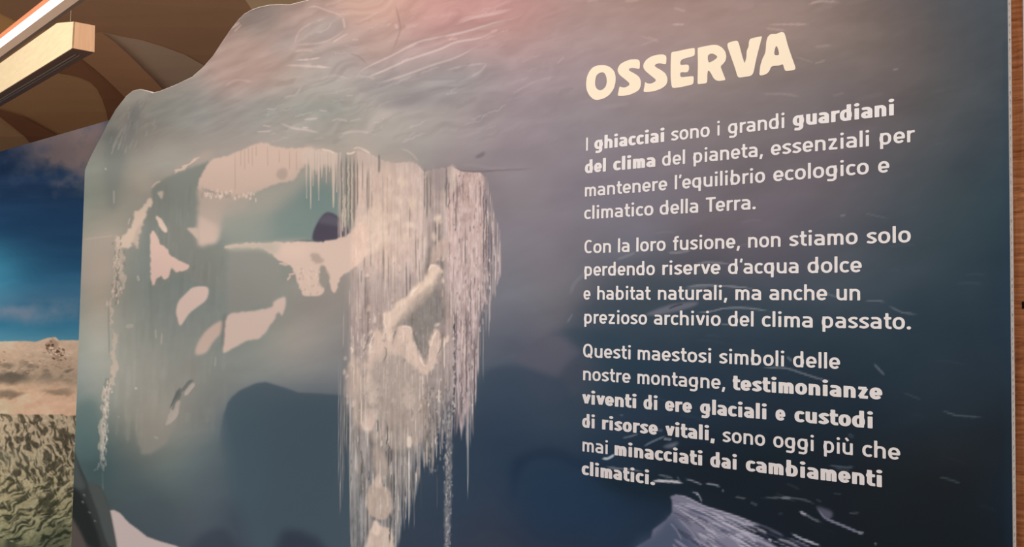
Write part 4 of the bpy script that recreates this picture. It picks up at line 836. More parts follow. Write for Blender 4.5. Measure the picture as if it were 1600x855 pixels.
def paint_glacier():
    C = Canvas(-345, 100, 320, 1300); X, Y = C.X, C.Y
    def ramp(y, table):
        ys = [t[0] for t in table]; return np.stack([np.interp(y, ys, [t[1][c] for t in table]) for c in range(3)], -1)
    w = fbm(X/60, Y/14, 201, 4); a = fbm(X/22, Y/18, 211, 5)
    C.a[:] = ramp(Y, [(190,(50,62,84)),(240,(30,52,82)),(300,(28,56,86)),(350,(26,60,92)),(400,(26,64,92)),(440,(40,84,112)),(470,(60,98,122)),(505,(44,100,126)),(532,(74,122,140)),(560,(190,164,140))])
    C.a += (w*9)[..., None]*np.array([.8, .8, .9])
    # paler light low at the left
    m = np.exp(-((X+20)/60)**2-((Y-420)/50)**2); C.a += m[..., None]*np.array([22, 44, 40])
    # violet cloud top right, mauve cloud bank low
    m = np.clip(np.exp(-((X-105)/62)**2-((Y-222)/48)**2)*1.5+a*.7*np.exp(-((X-90)/70)**2-((Y-250)/50)**2)-.12, 0, 1); C.mix((slice(None), slice(None)), np.clip(m*1.1, 0, .95), (124, 106, 104))
    m = np.clip(np.exp(-((X-140)/34)**2-((Y-225)/60)**2)*1.3+a*.5*(X > 90)*(Y < 300), 0, 1)*(Y < 310); C.mix((slice(None), slice(None)), m*.7, (140, 118, 112))
    m = np.clip(a*1.6-.15, 0, 1)*np.clip((330-Y)/60, 0, 1); C.mix((slice(None), slice(None)), m*.45, (70, 82, 110))
    m = np.clip(w*1.5-.3, 0, 1)*np.exp(-((Y-305)/22)**2); C.mix((slice(None), slice(None)), m*.4, (70, 86, 116))
    m = np.clip(np.exp(-((Y-487-X*.05)/16)**2)*(1.0-X/260)+a*.7*np.exp(-((Y-480)/30)**2)-.1, 0, 1)*np.clip((Y-452)/12, 0, 1); C.mix((slice(None), slice(None)), m*.75, (116, 122, 136))
    # snow mountains
    ridge = 533-4*np.exp(-((X-30)/30)**2)*0+np.interp(X, [-400,-100,0,30,55,66,80,87,92,105,118,400], [540,530,534,533,534,531,527,527,532,532,532,525])+fbm(X/9, Y*0, 221, 3)*1.2-533
    m = np.clip((Y-ridge)/1.5+.5, 0, 1)
    r1 = fbm(X/18, (Y+X*.3)/9, 231, 5); r2 = fbm(X/5, (Y-X*.4)/4, 241, 4)
    snow = ramp(Y, [(530,(190,160,136)),(560,(176,148,124)),(590,(150,128,108)),(605,(176,144,118)),(625,(186,150,124)),(645,(186,150,124))])+(r1*15+r2*8)[..., None]
    shade = np.clip(r1*2.2+.1, 0, 1)*np.clip(1-np.abs(Y-572-X*.08)/30, 0, 1); snow = snow*(1-shade[..., None]*.35)
    for cx, cy, rx, ry, k in [(15,591,34,10,.5),(14,616,26,6,.45),(90,612,26,5,.3),(12,570,12,5,.35),(50,572,10,4,.3)]:
        g = np.clip(1.6*np.exp(-((X-cx)/rx)**2-((Y-cy+r1*6)/ry)**2)-.3, 0, 1); snow = snow*(1-g[..., None]*k)+np.array((70, 70, 62))*g[..., None]*k*.55
    C.a += m[..., None]*(snow-C.a)
    P = lambda *a_, **k: poly(C, *a_, **k)
    P([(70,538),(84,531),(92,534),(90,544),(96,556),(92,565),(86,560),(78,549)], (120,92,74), soft=1.2, a=.5, rough=2.5)
    r = random.Random(9)
    for k in range(46):
        t = r.random(); x = 70+t*26+r.gauss(0, 3); y = 538+t*18+r.gauss(0, 5)
        stroke(C, [(x, y), (x+r.uniform(1, 5), y+r.uniform(0, 4))], r.choice(((58,42,34),(84,62,48),(214,184,158))), w=r.uniform(.6, 1.5), a=.8)
    for k in range(60):
        x = r.uniform(-40, 110); y = r.uniform(548, 585); stroke(C, [(x, y), (x+r.uniform(2, 7), y+r.uniform(-1, 2))], r.choice(((110,88,74),(96,80,68),(206,178,154))), w=r.uniform(.5, 1.2), a=.5)
    # crevassed glacier tongue: ridges turning from upright to slanting
    t = np.clip((Y-700+fbm(X/30, Y/30, 251, 2)*40)/110, 0, 1)
    wx = X+fbm(X/16, Y/16, 255, 2)*7; wy = Y+fbm(X/16+5, Y/16, 261, 2)*7
    def ridges(ang, lu, lv, sd):
        c, s_ = math.cos(ang), math.sin(ang); u = wx*c+wy*s_; v = -wx*s_+wy*c
        return noise(u/lu, v/lv, sd)+.65*noise(u/(lu*.5), v/(lv*.45), sd+1)+.35*noise(u/(lu*2.6), v/(lv*2), sd+2)
    hgt = ridges(-.32, 3.4, 10, 271)*(1-t)+ridges(1.05, 3.6, 15, 281)*t; f4 = noise(X/1.3, Y/1.6, 279); f2 = .5+.5*noise(X/3, Y/3, 277)
    crev = np.clip(.40+hgt*1.15, 0, 1); crev = crev*crev*(3-2*crev)
    lit = ramp(Y, [(640,(158,138,114)),(680,(150,132,108)),(740,(146,132,104)),(800,(128,120,92)),(860,(106,106,80)),(1000,(96,96,74))])
    drk = ramp(Y, [(640,(78,68,52)),(700,(62,56,44)),(780,(54,52,38)),(860,(34,40,30)),(1000,(30,36,28))])
    g = lit*(1-crev[..., None])+drk*crev[..., None]+(f2*22-8+f4*6)[..., None]
    sm = np.clip(np.exp(-((Y-712-X*.12)/13)**2)*.8*np.clip(1-X/90, 0, 1), 0, 1)[..., None]; g = g*(1-sm*.5)+np.array((120, 116, 98))*sm*.5
    m = np.clip((Y-646-X*.02-fbm(X/8, Y*0, 281, 2)*1.5)/2, 0, 1); C.a += m[..., None]*(g-C.a)
    P([(-60,560+300),(40,850),(85,822),(112,826),(112,850),(70,900),(-60,960)], (32,38,28), soft=6, a=.4, rough=5)
    return C
# ----------------------------------------------------------------------------
# BOARDS
# ----------------------------------------------------------------------------
def light_on_board(x, z):
    """fit of the lamp light, divided out of the print colour: how strongly the lamps reach the board (r, g, b)"""
    u = (x+2.0); v = (z-1.6)
    B = np.stack([np.ones_like(u), u, v, u*u, u*v, v*v], -1)
    return np.clip(B@np.array(GAIN), .15, 5)
XY_TOP = [(130,300),(130,283),(132,266),(139,250),(150,228),(163,204),(168,193),(180,172),(197,150),(207,142),(219,139),(230,142),(239,145),(250,142),(275,132),(300,120),(318,104),(332,88),(347,65),(360,46),(371,32),(381,22),(392,15.5),(404,11),(420,7.5),(436,6.5),(452,7),(466,3.5),(480,0),(520,-14),(600,-40),(750,-90),(1000,-160),(1300,-215),(1700,-240)]
top = np.array([plane_at(x, y)[[0, 2]] for x, y in XY_TOP])
UL, UR, TH = -3.787, -.3255, .035
tu = np.maximum(top[:, 0], UL); tz = top[:, 1]; k = np.argsort(tu, kind='stable'); tu, tz = tu[k], tz[k]
def ztop(u): return np.interp(u, tu[1:], tz[1:])
def cols(p0, p1, step): 
    return np.array([plane_at(p, 467)[0] for p in np.linspace(p0, p1, int((p1-p0)/step)+1)])
def colour_points(C, P, gain=True):
    x, y = print_xy(P); c = s2l(C.sample(x, y).clip(0, 255))
    if gain: c = c/light_on_board(P[:, 0], P[:, 2])
    return c.clip(0, 1)
def sheet(name, blocks, C, mat, parent, org, y0, zt, gain=True, stuff=False):
    VV = []; FF = []; base = 0
    for us, zs in blocks:
        U, Z = np.meshgrid(us, zs); Zc = np.minimum(Z, zt(U)); nr, nc = U.shape
        V = np.stack([U, np.full_like(U, y0), Zc], -1).reshape(-1, 3)
        I = np.arange(nr*nc).reshape(nr, nc)
        q = np.stack([I[:-1, :-1], I[:-1, 1:], I[1:, 1:], I[1:, :-1]], -1).reshape(-1, 4)
        ok = (V[q[:, 3], 2]-V[q[:, 0], 2] > 1e-5) | (V[q[:, 2], 2]-V[q[:, 1], 2] > 1e-5)
        FF.append(q[ok]+base); VV.append(V); base += len(V)
    V = np.concatenate(VV); Q = np.concatenate(FF)
    used = np.zeros(len(V), bool); used[Q.ravel()] = True; idx = np.cumsum(used)-1; V = V[used]; Q = idx[Q]
    me = bpy.data.meshes.new(name); o0 = np.array(org)
    me.vertices.add(len(V)); me.vertices.foreach_set('co', (V-o0).astype(np.float32).ravel())
    me.loops.add(len(Q)*4); me.loops.foreach_set('vertex_index', Q.astype(np.int32).ravel())
    me.polygons.add(len(Q)); me.polygons.foreach_set('loop_start', np.arange(0, len(Q)*4, 4, dtype=np.int32))
    me.update(calc_edges=True)
    at = me.color_attributes.new('print', 'FLOAT_COLOR', 'POINT')
    c = np.ones((len(V), 4), np.float32); c[:, :3] = colour_points(C, V, gain); at.data.foreach_set('color', c.ravel())
    me.materials.append(mat); o = bpy.data.objects.new(name, me); COL.objects.link(o); o.parent = parent
    o.location = o0-np.array(parent['org']); o['org'] = [float(v) for v in o0]
    return o
M_PRINT = print_material('printed_sheet')

ICE_C = paint_ice()
O1 = (-2.0, 0, 0)
board = empty('display_board', O1, label='large cut-out information board printed with an ice cave, icicles and white Italian text', cat='board')
# paperboard body: two liners with a fluted core between
us = np.concatenate([[UL], tu[(tu > UL+1e-6) & (tu < UR)], [UR]])
def slab(ya, yb, inset=0.):
    uu = us.copy(); uu[0] += inset; uu[-1] -= inset; n = len(uu)
    V = [(u, ya, .0) for u in uu]+[(u, ya, float(ztop(u))-inset) for u in uu]+[(u, yb, .0) for u in uu]+[(u, yb, float(ztop(u))-inset) for u in uu]
    F = []
    for i in range(n-1):
        F += [(i, i+1, n+i+1, n+i), (2*n+i+1, 2*n+i, 3*n+i, 3*n+i+1), (n+i, n+i+1, 3*n+i+1, 3*n+i), (i+1, i, 2*n+i, 2*n+i+1)]
    F += [(0, n, 3*n, 2*n), (n-1, 3*n-1, 4*n-1, 2*n-1)]
    return V, F
mesh('front_liner', *slab(.0008, .0125), M_CORE, board, O1)
mesh('back_liner', *slab(TH-.0115, TH), M_CORE, board, O1)
mesh('core', *slab(.0125, TH-.0115, .006), M_CORED, board, O1)
parts = []; z = .01
while z < float(ztop(UR))-.02:   # flutes of the open right hand edge
    g = RND.uniform(.0115, .0165); t = RND.uniform(.006, .0095); j = RND.uniform(-.0008, .0012)
    parts.append(box(UR-.0065, .0121, z, UR-.0006+j, TH-.0111, z+t)); z += g
tag(mesh('core_flute', *join(parts), M_CORE, board, O1), kind='stuff')
zl = np.arange(.55, 2.78, .0026); zr = np.arange(.90, 2.45, .003)
cl = cols(*[117, 832, 1.2]); cl = np.concatenate([[UL+.0016], cl[cl > UL+.003]]); cr = cols(832, 1590, 1.6); cr = np.concatenate([cr[cr < UR-.002], [UR]])
xm = float(cl[-1]); assert abs(xm-cr[0]) < .02; cr = np.concatenate([[xm], cr[cr > xm+1e-4]])
sheet('printed_sheet', [(cl, zl), (cr, zr), (np.linspace(UL+.0016, xm, 60), np.linspace(0, zl[0], 12)), (np.linspace(xm, UR, 60), np.linspace(0, zr[0], 16)),
                        (np.linspace(xm, UR, 120), np.linspace(zr[-1], 3.3, 40)), (np.linspace(UL+.0016, xm, 80), np.linspace(zl[-1], 3.3, 30))], ICE_C, M_PRINT, board, O1, .0, lambda u: ztop(u)-.0016)

# ---- lettering printed in white ink -----------------------------------------
def seg_field(X, Y, paths, k):
    """distance to the strokes of a letter: square ends, round joints"""
    D = np.full(X.shape, 9.)
    for path, closed, kk in paths:
        kk = kk*k; n = len(path)
        if n == 1: D = np.minimum(D, np.hypot(X-path[0][0], Y-path[0][1])-kk); continue
        for i in range(n if closed else n-1):
            (ax, ay), (bx, by) = path[i], path[(i+1) % n]; L = math.hypot(bx-ax, by-ay)
            if L < 1e-5: continue
            tx, ty = (bx-ax)/L, (by-ay)/L; u = (X-ax)*tx+(Y-ay)*ty; v = np.abs(-(X-ax)*ty+(Y-ay)*tx)-kk
            w = np.maximum(-u, u-L); D = np.minimum(D, np.maximum(v, w))
            if closed or i > 0: D = np.minimum(D, np.hypot(X-ax, Y-ay)-kk)
    return D
def filled(X, Y, D):
    """polygons covering D < 0 on a grid, vertices shared along the outline"""
    V = []; F = []; idx = {}
    nr, nc = D.shape
    def corner(r, c):
        if ('c', r, c) not in idx: idx[('c', r, c)] = len(V); V.append((X[r, c], Y[r, c]))
        return idx[('c', r, c)]
    def edge(r0, c0, r1, c1):
        key = ('e',)+tuple(sorted(((r0, c0), (r1, c1))))
        if key not in idx:
            t = D[r0, c0]/(D[r0, c0]-D[r1, c1]); idx[key] = len(V)
            V.append((X[r0, c0]+(X[r1, c1]-X[r0, c0])*t, Y[r0, c0]+(Y[r1, c1]-Y[r0, c0])*t))
        return idx[key]
    S = D < 0
    any_ = S[:-1, :-1] | S[:-1, 1:] | S[1:, 1:] | S[1:, :-1]
    for r, c in zip(*np.nonzero(any_)):
        cs = [(r, c), (r, c+1), (r+1, c+1), (r+1, c)]; f = []
        for q in range(4):
            a, b = cs[q], cs[(q+1) % 4]
            if S[a]: f.append(corner(*a))
            if S[a] != S[b]: f.append(edge(*a, *b))
        if len(f) >= 3: F.append(tuple(f))
    return V, F
def arc(cx, cy, rx, ry, a0, a1, n=10, e=2.0):
    out = []
    for i in range(n+1):
        a = math.radians(a0+(a1-a0)*i/n); c, s_ = math.cos(a), math.sin(a)
        out.append((cx+rx*math.copysign(abs(c)**(2/e), c), cy+ry*math.copysign(abs(s_)**(2/e), s_)))
    return out
XH, ASC, DES = .715, 1.02, -.25
_GL = {}
def glyph(ch, s, bold):
    """ink width and mesh of one letter, height of a capital = 1"""
    if (ch, bold) in _GL: return _GL[ch, bold]
    q = 1.36 if bold else 1.1                     # upright strokes are heavier than level ones
    paths = strokes(ch, s, bold)
    paths = [([(a/q, b) for a, b in p], c, kk) for p, c, kk in paths]
    xs = [a for p, _, _ in paths for a, b in p]; gx = np.arange(min(xs)-s*.9, max(xs)+s*.9, .036/q*1.1); gy = np.arange(-.30, 1.10, .036)
    X, Y = np.meshgrid(gx, gy); V, F = filled(X*q, Y, seg_field(X, Y, paths, s/2))
    x0 = min(v[0] for v in V); w = max(v[0] for v in V)-x0
    _GL[ch, bold] = (w, [([(a-x0, b) for a, b in V], F)]); return _GL[ch, bold]
def strokes(ch, s, bold):
    k = s/2; w = .55 if not bold else .54; R = []; D_ = R
    def st(path, closed=False, ss=None): R.append(([tuple(map(float, p)) for p in path], closed, (ss or s)/s))
    def dotp(cx, cy, r): return ([(cx, cy)], False, r/k)
    def bowl(x0, x1, y0, y1, e=2.35): st(arc((x0+x1)/2, (y0+y1)/2, (x1-x0)/2-k, (y1-y0)/2-k, 0, 360, 26, e)[:-1], True)
    def arch(x0, x1, top=XH, bot=0.): 
        st([(x0+k, top-.26)]+arc((x0+x1)/2, top-k-.2, (x1-x0)/2-k, .2, 180, 0, 12, 2.3)+[(x1-k, bot)])
    dr = s*(.62 if not bold else .60)
    if ch == 'o': w += .03; bowl(0, w, -.008, XH+.008)
    elif ch in 'nh': st([(k, 0), (k, XH if ch == 'n' else ASC)]); arch(0, w)
    elif ch == 'm': w2 = w*.86; st([(k, 0), (k, XH)]); arch(0, w2); arch(w2-s, 2*w2-s); w = 2*w2-s
    elif ch in 'uù':
        st([(w-k, 0), (w-k, XH)]); st([(w-k, .26)]+arc(w/2, k+.2, w/2-k, .2, 0, -180, 12, 2.3)+[(k, XH)])
        if ch == 'ù': st([(w*.30, 1.02), (w*.56, .84)], ss=s*.9)
    elif ch == 'r': w = .37 if not bold else .43; st([(k, 0), (k, XH)]); st([(k, XH-.28)]+arc(k+.22, XH-k-.2, .22, .2, 180, 95, 7)+[(w, XH-k)])
    elif ch == 'i': w = max(s, 2*dr); st([(w/2, 0), (w/2, XH-.01)]); D_.append(dotp(w/2, .93 if not bold else .92, dr))
    elif ch == 'l': w = s; st([(k, 0), (k, ASC)])
    elif ch == 'I': w = s; st([(k, 0), (k, 1)])
    elif ch == 'a':
        w -= .01; st([(.05, XH-k-.02), (.12, XH-k), (w-k-.2, XH-k)]+arc(w-k-.18, XH-k-.18, .18, .18, 85, 0, 6)+[(w-k, 0)])
        y1 = XH*.62; y0 = k; ry = (y1-k-y0)/2; st([(w-k, y1-k), (.2, y1-k)]+arc(k+ry, y0+ry, ry, ry, 100, 260, 8)+[(.24, y0), (w-k-.1, y0+.01), (w-k, y0+.09)])
    elif ch == 'e':
        w += .01; y = XH*.47; st([(k+.02, y), (w-k, y)]+arc(w/2, XH/2, w/2-k, XH/2-k, 2, 318, 24, 2.3), ss=s)
    elif ch == 'c': w -= .05; st(arc(w/2+.03, XH/2, w/2-k+.03, XH/2-k, 48, 312, 20, 2.4))
    elif ch == 's':
        w -= .06; T = XH-k
        st(crom([(w-.05, T-.045), (w*.62, T), (k+.09, T-.03), (k, XH*.73), (k+.06, XH*.60), (w*.5, XH*.51), (w-k-.06, XH*.40), (w-k, XH*.26), (w-k-.09, k+.03), (w*.42, k), (.03, k+.055)], False, 3))
    elif ch == 't': w = .38 if not bold else .44; x = .11+k*.6; st([(x, .95), (x, .2)]+arc(x+.15, k+.14, .15, .14, 180, 268, 6)+[(w, k+.008)]); st([(0, XH-k), (w-.01, XH-k)])
    elif ch in 'dq': bowl(0, w+s*.25, -.008, XH+.008); st([(w-k, 0 if ch == 'd' else DES), (w-k, ASC if ch == 'd' else XH)])
    elif ch in 'bp': bowl(-s*.25, w, -.008, XH+.008); st([(k, 0 if ch == 'b' else DES), (k, ASC if ch == 'b' else XH)])
    elif ch == 'g':
        bowl(0, w+s*.25, .03, XH+.008); st([(w-k, XH), (w-k, -.06)]+arc(w-k-.17, -.27+k+.15, .17, .15, 0, -85, 6)+[(.07, -.27+k+.02)])
    elif ch == 'z': w -= .06; st([(.01, XH-k), (w-k*.7, XH-k)]); st([(w-k*1.1, XH-k), (k*1.1, k)]); st([(k*.7, k), (w, k)])
    elif ch == 'v': w -= .01; st([(k*.8, XH), (w/2, k*.6)]); st([(w-k*.8, XH), (w/2, k*.6)])
    elif ch == 'f': w = .38; x = .1+k; st([(x, 0), (x, .78)]+arc(x+.15, .86, .15, 1-k-.86, 180, 95, 6)+[(w+.02, 1-k)]); st([(0, XH-k), (w-.02, XH-k)])
    elif ch == 'C': w = .60; st(arc(w/2+.02, .5, w/2-k+.02, .5-k, 52, 308, 22, 2.4))
    elif ch == 'Q': w = .68; bowl(0, w, -.005, 1.005, 2.3); st([(w*.52, .26), (w*.92, -.03)])
    elif ch == 'T': w = .62; st([(0, 1-k), (w, 1-k)]); st([(w/2, 0), (w/2, 1-k)])
    elif ch == '.': w = 2*dr*1.08; D_.append(dotp(w/2, dr, dr*1.08))
    elif ch == ',': w = .17+k*.3; st([(w-k, .15), (k*.6, -.17)], ss=s*.95)
    elif ch == "'": w = .15; st([(w-k*.8, ASC), (k*.6, .76)], ss=s*.9)
    return R
GAP = {'r': .07, 't': .07, 'f': .06, 'c': .09, 's': .09, "'": .07, 'v': .06, 'T': .03, 'e': .10, 'o': .11}
def word_mesh(word, bold):
    s = .178 if bold else .142; x = 0; P = []
    for i, ch in enumerate(word):
        w, ms = glyph(ch, s, bold)
        for v, f in ms: P.append(([(a+x, b) for a, b in v], f))
        g = GAP.get(ch, .14)
        if i+1 < len(word) and word[i+1] in "oecdqgsvta',.": g -= .03
        x += w+g-(.03 if bold else 0); last = g-(.03 if bold else 0)
    V, F = join(P); return np.array(V), F, x-last
HCAP = .0337
# (baseline ends in the print, words with left and right ink edges, bold words starred)
TEXT = [
 ((917.5,235.6,1393.7,180.5), [('I',915.8,919),('*ghiacciai',928.4,1039),('sono',1048.4,1109.5),('i',1120.4,1125.3),('grandi',1137.3,1226.5),('*guardiani',1238.4,1397.9)]),
 ((918,270.8,1420,222.5), [('*del',913.7,947.4),('*clima',957.9,1024.6),('del',1034.3,1071),('pianeta,',1082.7,1192.6),('essenziali',1204.3,1358.8),('per',1373.8,1429.9)]),
 ((915,307.4,1265.8,279.3), [('mantenere',913.7,1043.2),("l'equilibrio",1054.1,1196),('ecologico',1208,1358.1),('e',1371.7,1390.2)]),
 ((927.4,342,1178.5,327.1), [('climatico',912.6,1021.5),('della',1030.5,1091.6),('Terra.',1102.5,1181.6)]),
 ((953,394.8,1397.9,379.6), [('Con',913,955.2),('la',965.3,984.2),('loro',994,1040.6),('fusione,',1051.2,1156.8),('non',1168.7,1220.2),('stiamo',1233,1340.6),('solo',1353.9,1423.6)]),
 ((943,431,1304.3,426.2), [('perdendo',912.6,1023.8),('riserve',1034.7,1126.3),("d'acqua",1137.3,1248.2),('dolce',1261.5,1347.1)]),
 ((934.3,468.5,1343,469.6), [('e',911.6,923.2),('habitat',933,1017.3),('naturali,',1027.8,1136.8),('ma',1148.8,1189.8),('anche',1201.9,1293.1),('un',1306.7,1344.6)]),
 ((927.4,505.8,1210,511), [('prezioso',912.2,1011.6),('archivio',1021.5,1126.7),('del',1137.5,1178),('clima',1190.2,1270.4),('passato.',1283.8,1424)]),
 ((984,561.6,1289.8,575.9), [('Questi',910.9,986.3),('maestosi',996.2,1112),('simboli',1123.6,1226),('delle',1238.9,1313.2)]),
 ((912,594.2,1334.8,622), [('nostre',911,985.9),('montagne,',995.8,1133.7),('*testimonianze',1144.6,1379.2)]),
 ((927.4,632.5,1361.2,669.5), [('*viventi',909.5,995.2),('*di',1005.3,1028),('*ere',1039,1081.7),('*glaciali',1093.7,1198.6),('*e',1211.5,1227.6),('*custodi',1241.2,1364.7)]),
 ((927.4,669.6,1382,716.7), [('*di',909.5,930.1),('*risorse',940.6,1028.4),('*vitali,',1039.4,1117.3),('sono',1128.8,1196),('oggi',1208,1272.3),('più',1286.3,1333.1),('che',1347.1,1407.2)]),
 ((911,705.4,1376.4,761.4), [('mai',909.9,950.5),('*minacciati',960,1098.3),('*dai',1109.5,1152),('*cambiamenti',1165.2,1379.2)]),
 ((924.8,744.1,1014.7,757.2), [('*climatici.',908.8,1024.2)]),
]
YT = -.0006
for (x0, y0, x1, y1), words in TEXT:
    a, b = plane_at(x0, y0), plane_at(x1, y1)
    for wd_, p0, p1 in words:
        bold = wd_[0] == '*'; t = wd_.lstrip('*'); V, F, W_ = word_mesh(t, bold)
        ub = lambda px: plane_at(px, y0+(y1-y0)*(px-x0)/(x1-x0)-8)[0]
        q0, q1 = ub(p0+.4), ub(p1-.4); k = (q1-q0)/W_
        if len(t) == 1 and t != 'e': k = HCAP*1.0; q0 = (q0+q1)/2-W_*k/2
        u = q0+V[:, 0]*k; zb = a[2]+(b[2]-a[2])*(u-a[0])/(b[0]-a[0])
        oo = (float(q0), 0, float(np.mean(zb)))
        o = mesh('printed_word', [(uu, YT, zz) for uu, zz in zip(u, zb+V[:, 1]*HCAP)], F, M_INK, board, oo)
        tag(o, label='%s white printed word "%s"' % ('bold' if bold else 'thin', t))

def chaikin(p, n=2):
    for _ in range(n):
        q = []
        for i in range(len(p)):
            a = np.array(p[i], float); b = np.array(p[(i+1) % len(p)], float); q += [a*.8+b*.2, a*.2+b*.8]
        p = q
    return p
TITLE = [
 ('O', 9.5, 905, 75, [[(330,255),(400,258),(470,290),(525,350),(545,430),(540,520),(515,610),(450,700),(370,750),(280,775),(215,765),(150,705),(110,620),(103,530),(115,430),(150,350),(200,290),(260,262)], [(300,372),(350,360),(385,380),(408,440),(412,510),(395,575),(350,620),(305,632),(260,605),(237,550),(240,480),(255,410)]]),
 ('S', 9.5, 905, 75, [[(600,570),(640,585),(680,588),(730,565),(748,545),(745,520),(700,480),(600,400),(572,350),(575,300),(610,240),(680,200),(760,172),(850,167),(890,180),(905,215),(900,310),(880,312),(820,298),(770,298),(742,312),(742,335),(770,352),(850,395),(900,440),(920,500),(915,570),(890,625),(830,665),(740,700),(660,712),(585,712),(573,700),(590,620)]]),
 ('S', 9.5, 905, 75, [[(978,503),(1010,525),(1060,532),(1110,512),(1138,490),(1135,465),(1090,430),(980,340),(952,290),(955,240),(990,180),(1060,130),(1150,102),(1240,95),(1285,110),(1300,145),(1293,240),(1270,242),(1200,230),(1150,235),(1120,262),(1145,290),(1220,330),(1280,375),(1312,440),(1312,500),(1290,555),(1230,600),(1130,640),(1040,655),(965,655),(955,640),(972,560)]]),
 ('E', 10.058, 1040, 60, [[(95,215),(200,200),(330,170),(445,150),(462,165),(462,250),(445,280),(350,305),(260,330),(232,370),(235,415),(260,420),(340,410),(368,425),(372,480),(355,525),(320,538),(255,530),(230,550),(235,600),(255,612),(340,602),(430,593),(446,610),(440,705),(425,725),(320,752),(200,775),(120,783),(98,760),(82,650),(80,450),(86,260)]]),
 ('R', 10.058, 1040, 60, [[(510,150),(530,143),(640,120),(740,102),(820,105),(890,145),(940,205),(958,280),(945,350),(910,400),(865,440),(890,510),(930,610),(945,655),(900,664),(840,672),(790,660),(750,620),(715,550),(690,515),(668,507),(658,560),(658,680),(640,708),(520,722),(503,710),(505,600),(510,400),(505,180)], [(668,270),(700,245),(740,240),(790,262),(818,292),(790,325),(740,358),(690,382),(675,370),(664,320)]]),
 ('V', 9.5, 1130, 40, [[(62,275),(80,255),(140,235),(205,225),(225,240),(245,300),(280,440),(315,550),(322,552),(345,480),(350,370),(380,310),(382,240),(400,200),(440,185),(540,165),(580,158),(570,200),(530,350),(490,510),(455,690),(435,730),(400,752),(330,762),(240,775),(212,755),(180,640),(120,470),(70,330)]]),
 ('A', 9.5, 1130, 40, [[(700,130),(730,125),(790,125),(830,108),(870,93),(905,105),(925,150),(960,290),(1010,440),(1065,590),(1075,640),(1060,658),(1000,670),(930,677),(910,650),(890,580),(880,575),(840,595),(740,598),(710,620),(690,670),(660,710),(600,738),(545,740),(538,720),(550,600),(580,500),(625,410),(635,330),(640,240),(660,170)], [(790,300),(810,330),(825,380),(832,425),(815,440),(775,440),(758,425),(765,370),(775,330)]]),
]
for ch, sc, ox, oy, loops in TITLE:
    L = [[plane_at(ox+p[0]/sc, oy+p[1]/sc) for p in chaikin(l)] for l in loops]
    flat = [p for l in L for p in l]
    tr = geometry.tessellate_polygon([[Vector((p[0], p[2], 0)) for p in l] for l in L])
    oo = (float(np.mean([p[0] for p in flat])), 0, float(np.min([p[2] for p in flat])))
    V = [(p[0], YT, p[2]) for p in flat]; F = []
    for t in tr:
        a, b, c = (np.array(V[i])[[0, 2]] for i in t)
        cr_ = (b[0]-a[0])*(c[1]-a[1])-(b[1]-a[1])*(c[0]-a[0]); F.append(tuple(t) if cr_ > 0 else tuple(reversed(t)))
    o = mesh('title_letter', V, F, M_CREAM, board, oo); tag(o, label='big white brush letter %s of the title' % ch)

# ----------------------------------------------------------------------------
# SECOND BOARD: glacier, snow mountains and sky, standing behind on the left
# ----------------------------------------------------------------------------
Y2 = .40
def zt2(u):
    a, b = plane_at(0, 237, Y2), plane_at(172, 187.5, Y2); return a[2]+(b[2]-a[2])*(np.asarray(u, float)-a[0])/(b[0]-a[0])
ua, ub_ = plane_at(-220, 500, Y2)[0], plane_at(300, 500, Y2)[0]
O2 = (float((ua+ub_)/2), Y2, 0)
GL_C = paint_glacier()
board2 = empty('display_board.001', O2, label='board printed with a glacier, snowy mountains and blue sky, standing behind at the left', cat='board')
us2 = np.linspace(ua, ub_, 6); n = 6
V = [(u, y, 0) for y in (Y2+.0008, Y2+.03) for u in us2]+[(u, y, float(zt2(u))) for y in (Y2+.0008, Y2+.03) for u in us2]
F = [(0, n-1, 3*n-1, 2*n), (2*n-1, n, 3*n, 4*n-1), (0, 2*n, 3*n, n), (n-1, 2*n-1, 4*n-1, 3*n-1)]+[(2*n+i, 2*n+i+1, 3*n+i+1, 3*n+i) for i in range(n-1)]
mesh('paperboard_body', V, F, M_CORE, board2, O2)
cc = np.array([plane_at(p, 467, Y2)[0] for p in np.linspace(-6, 180, 150)])
zz = np.arange(.30, 2.95, .0032)
sheet('printed_sheet', [(cc, zz), (np.linspace(ua, cc[0], 40), np.arange(.0, 2.95, .03)), (np.linspace(cc[-1], ub_, 20), np.arange(.0, 3.0, .06)), (np.linspace(cc[0], cc[-1], 20), np.linspace(0, zz[0], 8))], GL_C, M_PRINT, board2, O2, Y2, zt2)

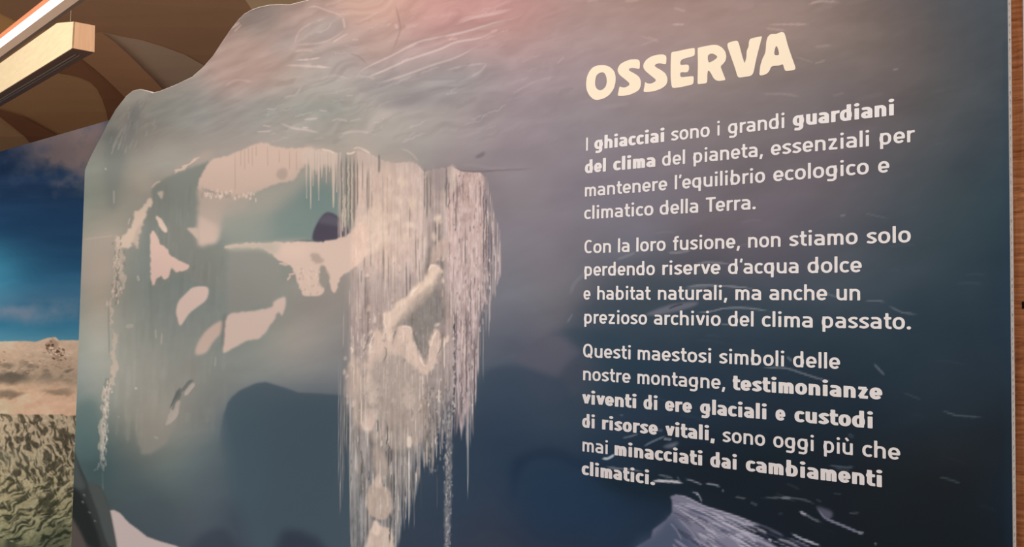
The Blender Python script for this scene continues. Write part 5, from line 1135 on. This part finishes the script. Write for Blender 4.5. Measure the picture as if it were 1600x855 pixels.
# ----------------------------------------------------------------------------
# ROUGH SAWN WOODEN PANEL behind the right edge
# ----------------------------------------------------------------------------
YW = .16
w0, w1 = plane_at(1540, 440, YW)[0], plane_at(1597.6, 50, YW)[0]
O3 = (float((w0+w1)/2), YW, 0)
nz, nx = 900, 16; zz = np.linspace(0, 3.2, nz); xx = np.linspace(w0, w1, nx)
rr = np.zeros((nz, nx)); rw = np.random.RandomState(3)
z_ = .0
while z_ < 3.2:
    z_ += rw.uniform(.006, .03); dep = rw.uniform(.0006, .0032)*(1 if rw.rand() < .75 else -.7); sl_ = rw.uniform(-.1, .25); wd2 = rw.uniform(.0016, .0035)
    for j in range(nx):
        zc = z_+(xx[j]-w0)*sl_+.0018*math.sin(j*.8+z_*40); rr[:, j] += dep*np.exp(-((zz-zc)/wd2)**2)
V = []; F = []
for i in range(nz):
    for j in range(nx): V.append((xx[j], YW+rr[i, j], zz[i]))
for i in range(nz-1):
    for j in range(nx-1): a = i*nx+j; F.append((a, a+1, a+nx+1, a+nx))
kb = len(V); V += [(w0, YW+.04, 0), (w1, YW+.04, 0), (w1, YW+.04, 3.2), (w0, YW+.04, 3.2)]
F += [(kb+1, kb, kb+3, kb+2)]
right = [i*nx+nx-1 for i in range(nz)]; left = [i*nx for i in range(nz)]
F += [tuple(right[::-1]+[kb+1, kb+2])[::-1], tuple(left+[kb+3, kb])[::-1], tuple([*range(nx)][::-1]+[kb, kb+1]), tuple([(nz-1)*nx+j for j in range(nx)]+[kb+2, kb+3])]
post = empty('wooden_panel', O3, label='rough-sawn brown wooden upright just behind the right edge of the text board', cat='panel')
mesh('sawn_plank', V, F, M_SAWN, post, O3)
nc_ = plane_at(1598.6, 477, YW)
Vb, Fb = box(nc_[0]-.002, YW-.0015, nc_[2]-.007, float(w1)-.001, YW+.004, nc_[2]+.007); tag(mesh('latch_slot', Vb, Fb, M_DARK, post, O3), label='small dark slot at the edge of the wood')
V, F = box(float(w1)+.0006, YW+.002, 0, float(w1)+.16, YW+.05, 3.2); tag(mesh('bright_strip_1', V, F, M_STRIP, org=(float(w1)+.08, YW+.02, 0)), kind='structure')  # white upright added to catch the lamps, stands in for a bright wall
